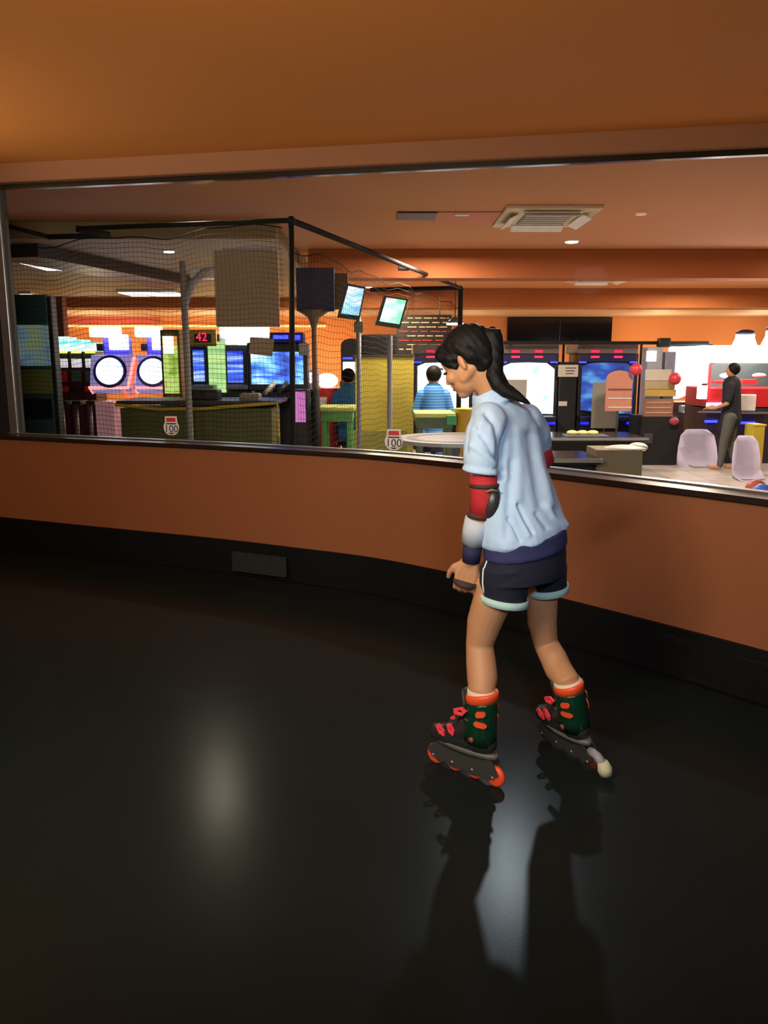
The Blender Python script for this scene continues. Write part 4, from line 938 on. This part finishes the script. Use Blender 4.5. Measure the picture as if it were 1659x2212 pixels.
caps(hb, [H(.050, .045, .040), H(.036, .058, .012), H(.022, .062, -.004)], [.024, .018, .010]); caps(hb, [H(.050, -.045, .040), H(.036, -.058, .012), H(.022, -.062, -.004)], [.024, .018, .010])
def hairfn(co, n):
    q = Vector((co.x*40, co.y*40, co.z*40)); return co+n*(.0007*math.sin(co.z*160+co.x*210)+.0012*noise.noise(q))
remeshed('hair', hb, .004, 4, M_hair, girl, hairfn)
PT = W(1046, 740, 2.775)
tube('hair_tie', [PT+Vector((-.006, 0, -.004)), PT+Vector((.012, 0, .008))], [.026, .026], mat('tie_black', (14, 12, 14), .7), girl, 16)
pb = bmesh.new()
caps(pb, [W(1040, 744, 2.785), W(1054, 724, 2.775), W(1064, 724, 2.77), W(1067, 745, 2.765), W(1067, 785, 2.755), W(1068, 812, 2.74), W(1077, 833, 2.73), W(1092, 845, 2.725), W(1109, 853, 2.72), W(1128, 863, 2.715), W(1147, 873, 2.712)], [.024, .033, .035, .034, .033, .031, .026, .022, .018, .011, .003], 20)
caps(pb, [W(1062, 716, 2.79), W(1070, 750, 2.78), W(1074, 800, 2.76), W(1092, 836, 2.74), W(1120, 853, 2.725), W(1143, 869, 2.715)], [.018, .019, .018, .016, .012, .004], 12)
remeshed('ponytail', pb, .0035, 2, M_hair, girl, hairfn)
# ---- shirt
sb = bmesh.new()
def px_ring(xl, xr, y, Y, k=.60, tilt=0., fold=0., ph=0.):
    c = W((xl+xr)/2, y, Y); h = (W(xr, y, Y)-W(xl, y, Y)).length/2; a = h/math.sqrt(.76**2+(k*.65)**2); n = 48; out = []
    for i in range(n):
        t = 2*PI*i/n; f = 1+fold*(.5*math.sin(7*t+ph)+.3*math.sin(11*t+ph*2.3)+.35*math.sin(4*t-ph))
        out.append(c+fR*math.cos(t)*a*f+fF*math.sin(t)*a*k*f+Vector((0, 0, tilt*math.cos(t)*a)))
    return out
rings = [px_ring(1036, 1100, 856, 2.79, .85), px_ring(1024, 1128, 872, 2.79, .62), px_ring(1016, 1150, 888, 2.785, .55), px_ring(1012, 1162, 908, 2.78, .54), px_ring(1012, 1167, 940, 2.77, .56, 0, .008, 0),
         px_ring(1010, 1176, 980, 2.755, .60, 0, .016, .4), px_ring(1012, 1188, 1020, 2.74, .63, .03, .022, .8), px_ring(1016, 1203, 1065, 2.72, .66, .06, .028, 1.2), px_ring(1024, 1216, 1105, 2.705, .68, .10, .034, 1.6),
         px_ring(1030, 1227, 1137, 2.695, .69, .14, .045, 1.9), px_ring(1034, 1229, 1152, 2.69, .69, .15, .06, 2.1), px_ring(1040, 1222, 1162, 2.69, .66, .15, .05, 2.2)]
bm_loft(sb, rings)
caps(sb, [W(1056, 905, 2.69), W(1046, 935, 2.645), W(1042, 962, 2.625), W(1040, 986, 2.62), W(1040, 992, 2.62)], [.056, .060, .061, .060, .060], 20)
caps(sb, [W(1138, 903, 2.86), W(1156, 935, 2.92), W(1163, 958, 2.95)], [.054, .058, .050], 20)
# rolled sleeve hem and soft drag folds
def torus_pts(c, ax, r, n=18, sq=1.):
    u, v = frame_of(ax); return [c+u*math.cos(2*PI*k/n)*r+v*math.sin(2*PI*k/n)*r*sq for k in range(n+1)]
def closed_tube(bm, pts, r, seg=8): bm_tube(bm, pts, r, seg, True)
closed_tube(sb, torus_pts(W(1040, 1016, 2.62), Vector((.10, 0, 1)), .057), .010)
# collar
cc = W(1060, 858, 2.79); ca = (NT-NB).normalized()
closed_tube(sb, torus_pts(cc+ca*.004, ca, .056), .013); closed_tube(sb, torus_pts(cc+ca*.022, ca, .053), .009)
closed_tube(sb, torus_pts(cc-ca*.016, ca, .066), .013)
FOLDS = [  # polyline, depth (minus = groove), width; only on the side of the cloth that faces her back
    (((1050, 893), (1070, 915), (1079, 950), (1080, 1000), (1084, 1032)), -.011, .011), (((1092, 905), (1096, 960), (1092, 1030)), .006, .016),
    (((1024, 925), (1048, 950), (1072, 990)), -.007, .009), (((1016, 962), (1042, 978), (1070, 1000)), .006, .010), (((1030, 940), (1044, 905)), .005, .012),
    (((1118, 1092), (1134, 1124), (1150, 1150)), -.011, .006), (((1110, 1085), (1126, 1122), (1142, 1156)), .006, .009), (((1100, 1120), (1112, 1142), (1124, 1168)), -.009, .006),
    (((1160, 925), (1168, 1000), (1190, 1090)), .008, .014), (((1145, 940), (1152, 1010), (1168, 1090)), -.007, .016), (((1118, 930), (1122, 1010), (1120, 1080)), .006, .018), (((1104, 1000), (1100, 1080), (1094, 1160)), -.006, .014),
    (((1180, 1090), (1196, 1118), (1224, 1134)), .008, .010), (((1160, 1110), (1180, 1140)), -.006, .009), (((1020, 900), (1008, 930), (1004, 975)), -.008, .010)]
FW = [([W(x, y, 2.66) for x, y in pl_], d_, w_) for pl_, d_, w_ in FOLDS]
def shirtfn(co, n):
    w = .0035*noise.noise(co*9)+.0016*noise.noise(co*22)
    if n.y < .2:
        k_ = (2.66)/co.y; cx_, cz_ = co.x*k_, CAM_H+(co.z-CAM_H)*k_; fade = min(1, max(0, (.2-n.y)/.5))
        for pl_, d_, w_ in FW:
            best = 9
            for a_, b_ in zip(pl_, pl_[1:]):
                dx, dz = b_.x-a_.x, b_.z-a_.z; L2 = dx*dx+dz*dz; t = max(0, min(1, ((cx_-a_.x)*dx+(cz_-a_.z)*dz)/L2)); best = min(best, (cx_-a_.x-dx*t)**2+(cz_-a_.z-dz*t)**2)
            if best < 9*w_*w_: w += d_*math.exp(-best/(w_*w_))*fade
    return co+n*w
shirt = remeshed('shirt', sb, .0048, 5, M_shirt, girl, shirtfn)
# ---- gathered waist, shorts, trims
wb = bmesh.new(); bm_loft(wb, [px_ring(1044, 1227, 1148, 2.685, .70, .15), px_ring(1042, 1229, 1164, 2.685, .71, .15, .006), px_ring(1040, 1230, 1180, 2.68, .72, .14, .008), px_ring(1041, 1229, 1187, 2.68, .71, .13)])
M_wb = mat('navy_waist', (36, 38, 84), .85, var=.08, scale=30)
remeshed('waistband', wb, .005, 3, M_wb, girl)
so = bmesh.new()
bm_loft(so, [px_ring(1046, 1225, 1180, 2.68, .69, .13), px_ring(1042, 1227, 1204, 2.68, .71, .10, .01, 1), px_ring(1040, 1227, 1225, 2.68, .71, .06, .014, 2), px_ring(1040, 1226, 1245, 2.68, .68, .04, .01, 2.5)])
def leg_tube(bm, spec, n=28, fold=.02):
    rr_ = []
    for (x, y, Y, a, b, tl) in spec:
        c = W(x, y, Y); rr_.append([c+Vector((math.cos(2*PI*k/n)*a, 0, 0))*(1+fold*math.sin(5*2*PI*k/n))+Vector((0, math.sin(2*PI*k/n)*b, tl*math.cos(2*PI*k/n)*a)) for k in range(n)])
    bm_loft(bm, rr_)
SLg = [(1096, 1222, 2.63, .088, .095, 0), (1089, 1255, 2.64, .084, .09, -.05), (1087, 1288, 2.65, .080, .088, -.12), (1087, 1296, 2.65, .079, .087, -.13)]
SRg = [(1176, 1212, 2.76, .080, .090, 0), (1182, 1240, 2.775, .070, .084, .10), (1184, 1268, 2.79, .0655, .080, .16), (1184, 1275, 2.79, .065, .079, .17)]
leg_tube(so, SLg); leg_tube(so, SRg)
shorts = remeshed('shorts', so, .0048, 4, M_navy, girl, lambda co, n: co+n*(.003*noise.noise(co*14)))
for (x, y, Y, a, b, tl) in ((1087, 1293, 2.65, .082, .090, -.13), (1184, 1272, 2.79, .068, .082, .17)):
    n = 40; bm = bmesh.new(); rr_ = []
    for dz, g_ in ((.012, 1.0), (.013, 1.045), (-.013, 1.05), (-.014, 1.0), (-.012, .96), (.010, .96)):
        c = W(x, y, Y)+Vector((0, 0, dz)); rr_.append([c+Vector((math.cos(2*PI*k/n)*a*g_, math.sin(2*PI*k/n)*b*g_, tl*math.cos(2*PI*k/n)*a)) for k in range(n)])
    bm_loft(bm, rr_+[rr_[0]], False); o = from_bm('hem_band', bm, shorts, M_hem, True)
from mathutils.bvhtree import BVHTree
_o = Vector(girl.location); _bv = BVHTree.FromPolygons([v.co+_o for v in shorts.data.vertices], [tuple(f.vertices) for f in shorts.data.polygons])
_pp = [W(1046+(1036-1046)*t/12, 1188+96*t/12, 2.60) for t in range(13)]; _pp = [(lambda h: h[0]+h[1]*.0015)(_bv.find_nearest(q_)) for q_ in _pp]
tube('side_piping', _pp, .0028, mat('white_piping', (226, 226, 226), .7), shorts, 6)
# ---- socks
lp, lr = legpts(LL); rp, rr2 = legpts(RL)
for S_ in (SK1, SK2): tube('sock', [S_(-.062, 0, .340), S_(-.062, 0, .330), S_(-.062, 0, .26)], [.0475, .0495, .046], mat('cream_sock', (222, 206, 180), .9), girl, 24)
_bs = BVHTree.FromPolygons([v.co+_o for v in shirt.data.vertices], [tuple(f.vertices) for f in shirt.data.polygons])
for a_ in (((1006, 903), (1001, 915), (1002, 926)), ((1000, 922), (996, 934), (1001, 946)), ((1006, 934), (1003, 948), (1006, 958))):
    tube('chest_print', [(lambda h: h[0]+h[1]*.002)(_bs.find_nearest(W(x, y, 2.70))) for x, y in a_], [.003, .005, .002], M_navy, shirt, 6)
# ---- pads
eb = EL; ad = (EL-SL).normalized(); fd = (WL-EL).normalized()
tube('elbow_sleeve', [W(1044, 1026, 2.625), W(1046, 1055, 2.622), EL, W(1040, 1112, 2.63)], [.046, .047, .047, .043], mat('red_pad_cloth', (176, 30, 42), .8, var=.25, scale=30), girl, 20)
bm = bmesh.new(); bm_ellipsoid(bm, W(1062, 1086, 2.605), (.030, .040, .060), Matrix.Rotation(math.radians(8), 3, 'Y'), 18); ecap = from_bm('elbow_cup', bm, girl, mat('dark_pad_shell', (52, 48, 50), .35), True)
tube('cup_stripe', [W(1050, 1063, 2.565), W(1062, 1058, 2.56), W(1078, 1062, 2.575)], .004, mat('khaki_stripe', (130, 118, 80), .6), ecap, 6)
tube('pad_strap', [W(1047, 1043, 2.622), W(1047, 1052, 2.622)], [.050, .050], mat('dark_strap', (60, 40, 38), .8), girl, 20)
tube('pad_strap', [W(1038, 1106, 2.63), W(1037, 1116, 2.632)], [.045, .044], mat('dark_strap', (60, 40, 38), .8), girl, 20)
wg = tube('wrist_guard', [W(1034, 1122, 2.635), W(1028, 1145, 2.64), W(1022, 1172, 2.65)], [.046, .045, .041], mat('pale_grey_guard', (178, 184, 200), .7, var=.12, scale=30), girl, 20)
tube('guard_strap', [W(1021, 1178, 2.651), W(1017, 1212, 2.66)], [.033, .031], mat('indigo_strap', (26, 26, 66), .8), wg, 18)
tube('guard_strap', [W(1006, 1254, 2.668), W(1004, 1262, 2.67)], [.040, .040], mat('dark_strap', (60, 40, 38), .8), wg, 18)
tube('elbow_sleeve', [ER+(SR-ER)*.3, ER, ER+(WR-ER)*.25], [.046, .048, .044], mat('red_pad_cloth', (176, 30, 42), .8), girl, 18)
tube('wrist_guard', [ER+(WR-ER)*.55, ER+(WR-ER)*.98], [.042, .036], mat('pale_grey_guard', (178, 184, 200), .7), girl, 18)
# ---- inline skates
def skate(center, fwd, roll, brake):
    fwd = fwd.normalized(); left = Vector((0, 0, 1)).cross(fwd)
    R0 = Matrix((fwd, left, Vector((0, 0, 1)))).transposed(); Rr = R0 @ Matrix.Rotation(roll, 3, 'X')
    def S(x, y, z): return Vector(center)+Rr @ Vector((x, y, z))
    def loft(name, secs, m, par, n=20, close=True, vox=None):
        bm = bmesh.new(); rr_ = []
        for (x, z, a, b, tl) in secs: rr_.append([S(x+math.cos(2*PI*k/n)*a, math.sin(2*PI*k/n)*b, z+tl*math.cos(2*PI*k/n)*a) for k in range(n)])
        bm_loft(bm, rr_, close); return from_bm(name, bm, par, m, True)
    # boot shell: toe box + ankle, one remeshed surface
    bb_ = bmesh.new()
    caps(bb_, [S(-.085, 0, .145), S(-.02, 0, .14), S(.07, 0, .130), S(.122, 0, .125)], [.040, .042, .041, .033], 16)
    caps(bb_, [S(-.060, 0, .15), S(-.058, 0, .22)], [.048, .046], 16)
    caps(bb_, [S(-.03, 0, .18), S(.05, 0, .145)], [.044, .040], 16)
    bm_box(bb_, 0, 0, 0, 0, 0, 0) if False else None
    bt = remeshed('inline_skate', bb_, .005, 3, mat('skate_charcoal', (40, 42, 42), .35), girl)
    bt['label'] = 'near inline skate on her left foot' if not brake else 'far inline skate on her right foot with pale heel stopper'
    sub = bt
    loft('sole_plate', [(.005, .098, .138, .037, 0), (.005, .110, .143, .041, 0), (.005, .118, .140, .040, 0)], mat('sole_grey', (96, 92, 84), .5), sub)
    cuff = loft('ankle_cuff', [(-.060, .150, .062, .052, .1), (-.060, .19, .060, .053, .0), (-.061, .24, .058, .053, -.05), (-.064, .290, .059, .054, -.18), (-.065, .298, .056, .051, -.18)], M_shoeg, sub, 28)
    loft('liner_collar', [(-.065, .290, .056, .050, -.20), (-.066, .318, .060, .053, -.24), (-.066, .330, .056, .050, -.24), (-.066, .326, .049, .043, -.24)], M_oran, sub, 28)
    loft('tongue', [(-.012, .20, .012, .028, 0), (-.008, .27, .012, .032, 0), (.0, .325, .010, .030, 0)], mat('tongue_dark', (30, 34, 32), .6), sub, 14)
    # frame rails
    for s in (1, -1):
        y0 = s*.017
        pts = [(-.150, .052), (-.105, .022), (-.078, .030), (-.060, .022), (-.020, .022), (0, .030), (.020, .022), (.060, .022), (.078, .030), (.105, .022), (.150, .050), (.152, .066), (.118, .094), (.05, .098), (.02, .088), (-.04, .088), (-.06, .098), (-.125, .098)]
        bm = bmesh.new(); a_ = [bm.verts.new(S(x, y0, z)) for x, z in pts]; b_ = [bm.verts.new(S(x, y0+s*.004, z)) for x, z in pts]; n = len(pts)
        bm.faces.new(a_); bm.faces.new(b_[::-1])
        for k in range(n): bm.faces.new((a_[k], b_[k], b_[(k+1) % n], a_[(k+1) % n]))
        from_bm('frame_rail', bm, sub, M_frame)
        for xx in (-.12, -.04, .04, .12):
            pass
    for xx in (-.128, -.043, .043, .128):
        bm = bmesh.new(); prof = [(.012, .012), (.026, .012), (.034, .010), (.0375, .005), (.0385, 0), (.0375, -.005), (.034, -.010), (.026, -.012), (.012, -.012)]; n = 28; rr_ = []
        for r_, y_ in prof: rr_.append([S(xx+math.cos(2*PI*k/n)*r_, y_, .0385+math.sin(2*PI*k/n)*r_) for k in range(n)])
        bm_loft(bm, rr_, True); from_bm('wheel', bm, sub, M_oran if not brake else mat('dark_orange_wheel', (96, 44, 30), .5), True)
        tube('axle_bolt', [S(xx, -.024, .040), S(xx, .024, .040)], .006, M_alu, sub, 8)
    # buckles and orange cuff windows on both sides
    for s in (1, -1):
        def patch(name, x0, x1, z0, z1, m, y=.056, skew=0.):
            pts = [(x0, z0), (x1, z0+skew), (x1, z1+skew), (x0, z1)]; cx_ = -.060
            f = lambda x: s*math.sqrt(max(.0001, 1-((x-cx_)/.068)**2))*y
            bm = bmesh.new(); N = 6; col_ = []
            for i in range(N+1):
                x = x0+(x1-x0)*i/N; zz = skew*i/N; e = .006 if i in (0, N) else 0
                col_.append([bm.verts.new(S(x, f(x), z0+zz+e)), bm.verts.new(S(x, f(x), z1+zz-e)), bm.verts.new(S(x, f(x)*1.07, z1+zz-e)), bm.verts.new(S(x, f(x)*1.07, z0+zz+e))])
            for a_, b_ in zip(col_, col_[1:]):
                for k in range(4): bm.faces.new((a_[k], a_[(k+1) % 4], b_[(k+1) % 4], b_[k]))
            bm.faces.new(col_[0]); bm.faces.new(col_[-1][::-1]); return from_bm(name, bm, sub, m)
        patch('orange_window', -.108, -.078, .262, .284, M_oran, .056, -.004); patch('orange_window', -.112, -.072, .220, .240, M_oran, .056, .006)
        patch('rivet_plate', -.052, -.032, .236, .243, M_chrome, .057)
        def buckle(name, c, L, h, ang):
            cs = [(-L/2, 0), (-L*.15, h/2), (L/2, h*.3), (L/2, -h*.35), (-L*.1, -h/2)]; ii = [(-L*.2, 0), (-L*.02, h*.22), (L*.22, h*.1), (L*.2, -h*.15), (0, -h*.2)]
            ca_, sa = math.cos(ang), math.sin(ang); T = lambda x, z, y: S(c[0]+x*ca_-z*sa, s*(c[1]+y), c[2]+x*sa+z*ca_)
            bm = bmesh.new(); L4 = [[bm.verts.new(T(x, z, y)) for x, z in q] for q, y in ((cs, .0), (cs, .008), (ii, .008), (ii, .0))]
            for q in range(4):
                A_, B_ = L4[q], L4[(q+1) % 4]
                for k in range(5): bm.faces.new((A_[k], A_[(k+1) % 5], B_[(k+1) % 5], B_[k]))
            return from_bm(name, bm, sub, M_coral)
        buckle('buckle', (-.014, .050, .262), .055, .030, -.25)
        buckle('buckle', (.030, .043, .178), .046, .026, 1.1)
        buckle('buckle', (.076, .040, .160), .048, .026, .85)
        tube('strap', [S(.062, s*.034, .150), S(.068, s*.012, .178), S(.068, 0, .180)], .007, M_blackm, sub, 8)
        tube('strap', [S(.022, s*.036, .175), S(.032, s*.012, .205), S(.032, 0, .207)], .007, M_blackm, sub, 8)
        tube('ankle_rivet', [S(-.060, s*.050, .170), S(-.060, s*.058, .170)], .010, mat('rivet_rust', (140, 70, 66), .4), sub, 14)
    if brake:
        tube('brake_arm', [S(-.125, 0, .075), S(-.165, 0, .070), S(-.190, 0, .045)], [.016, .016, .018], mat('brake_grey', (150, 150, 156), .5), sub, 12)
        tube('heel_stopper', [S(-.188, 0, .060), S(-.194, 0, .034), S(-.196, 0, .012)], [.018, .026, .024], mat('cream_rubber', (206, 196, 160), .7), sub, 16)
    return bt
skate(C1, D1, A1, False)
skate(C2, D2, A2, True)

# ---- background people: simple continuous figures
def bystander(label, x, Yd, ytop, top, legs, face, seated=False, lean=0., hairc=M_hair, step=.1):
    h = ZF(ytop, Yd); X = XF(x, h*.6, Yd); g = thing('person', label, 'person', (X, Yd, 0)); f = Vector((math.cos(face), math.sin(face), 0)); l = Vector((-f.y, f.x, 0)); s = h/1.6 if not seated else h/1.25
    o = Vector((X, Yd, 0)); hip = .82*s if not seated else .50*s; sh = hip+.50*s; hd = sh+.22*s
    sk = bmesh.new(); P = lambda a, b, z: o+f*(a*s)+l*(b*s)+Vector((0, 0, z))
    def lg(bm, k, scale=1.):
        if seated: q = [P(0, k*.09, hip), P(.38, k*.1, hip+.01), P(.40, k*.1, .09*s)]
        else: q = [P(0, k*.09, hip), P(.03+step*k*.4, k*.09, hip*.52), P(step*k, k*.09, .07*s)]
        bm_tube(bm, q, [.085*s*scale, .055*s*scale, .040*s*scale], 12, True, True); return q
    for k in (1, -1):
        q = lg(sk, k); bm_tube(sk, [q[2]+Vector((0, 0, -.03*s)), q[2]+f*(.15*s)+Vector((0, 0, -.035*s))], [.038*s, .030*s], 10, True, True)
        bm_tube(sk, [P(lean, k*.17, sh-.03*s), P(lean*.5+.03, k*.22, sh-.28*s), P(.24, k*.17, sh-.36*s), P(.32, k*.15, sh-.35*s)], [.048*s, .038*s, .028*s, .034*s], 10, True, True)
        for j in range(4): bm_tube(sk, [P(.32, k*.15+(j-1.5)*.017, sh-.35*s), P(.38, k*.15+(j-1.5)*.019, sh-.37*s), P(.395, k*.15+(j-1.5)*.019, sh-.40*s)], [.011*s, .010*s, .008*s], 6, True, True)
    bm_tube(sk, [P(0, 0, hip), P(lean*.5, 0, hip+.25*s), P(lean, 0, sh)], [.13*s, .115*s, .12*s], 14, True, True)
    bm_tube(sk, [P(lean, 0, sh), P(lean+.01, 0, hd-.05*s)], [.05*s, .045*s], 10, True, True)
    bm_ellipsoid(sk, P(lean+.015, 0, hd), (.085*s, .078*s, .108*s)); bm_tube(sk, [P(lean+.09, 0, hd+.01*s), P(lean+.11, 0, hd-.015*s)], [.008*s, .013*s], 8, True, True)
    remeshed('body', sk, .012, 3, M_skin, g)
    cl = bmesh.new(); bm_tube(cl, [P(0, 0, hip-.03*s), P(lean*.5, 0, hip+.25*s), P(lean, 0, sh+.01)], [.155*s, .14*s, .135*s], 16, True, True)
    for k in (1, -1): bm_tube(cl, [P(lean, k*.15, sh-.01*s), P(lean*.5+.02, k*.215, sh-.22*s)], [.062*s, .055*s], 12, True, True)
    remeshed('top', cl, .014, 3, top, g)
    tr = bmesh.new()
    for k in (1, -1): lg(tr, k, 1.22)
    remeshed('trousers', tr, .014, 3, legs, g)
    hb_ = bmesh.new(); bm_ellipsoid(hb_, P(lean-.015, 0, hd+.025*s), (.098*s, .09*s, .100*s)); remeshed('hair', hb_, .012, 2, hairc, g)
    return g, hip
def stool(x, Y, h, label):
    g = thing('stool', label, 'stool', (x, Y, 0)); disc('seat', (x, Y, h-.03), .17, .05, M_black, g); tube('column', [(x, Y, .03), (x, Y, h-.056)], .03, M_alu, g); disc('foot', (x, Y, .015), .18, .03, M_darkg, g)
M_cyanT = mat('bright_blue_shirt', (70, 150, 220), .8); M_blackT = mat('dark_clothes', (26, 28, 40), .85); M_greyT = mat('grey_trousers', (84, 86, 84), .85)
def striped():
    m = mat('blue_striped_shirt', (60, 130, 215), .8); nt = m.node_tree; p = nt.nodes['Principled BSDF']; tc = nt.nodes.new('ShaderNodeTexCoord'); w = nt.nodes.new('ShaderNodeTexWave'); w.bands_direction = 'Z'; w.inputs['Scale'].default_value = 9
    nt.links.new(tc.outputs['Object'], w.inputs[0]); cr = nt.nodes.new('ShaderNodeValToRGB'); cr.color_ramp.elements[0].color = srgb(40, 110, 210); cr.color_ramp.elements[1].color = srgb(110, 180, 240); nt.links.new(w.outputs[0], cr.inputs[0]); nt.links.new(cr.outputs[0], p.inputs['Base Color']); return m
g1, hp = bystander('seated person in bright blue top left of the mustard booth', 752, 11.28, 810, M_cyanT, mat('navy_trousers', (30, 50, 90), .85), math.radians(80), True, .04)
stool(g1.location.x, 11.28, hp-.15, 'black stool under the person in bright blue top')
g1, hp = bystander('seated person in striped blue shirt facing the white screen game', 937, 10.35, 806, striped(), mat('blue_jeans', (70, 130, 190), .85), math.radians(95), True, .05)
stool(g1.location.x, 10.35, hp-.15, 'black stool under the person in striped blue shirt')
bystander('standing child in dark top and grey trousers before the crane game', 1581, 10.9, 792, M_blackT, M_greyT, math.radians(150), False, .03)
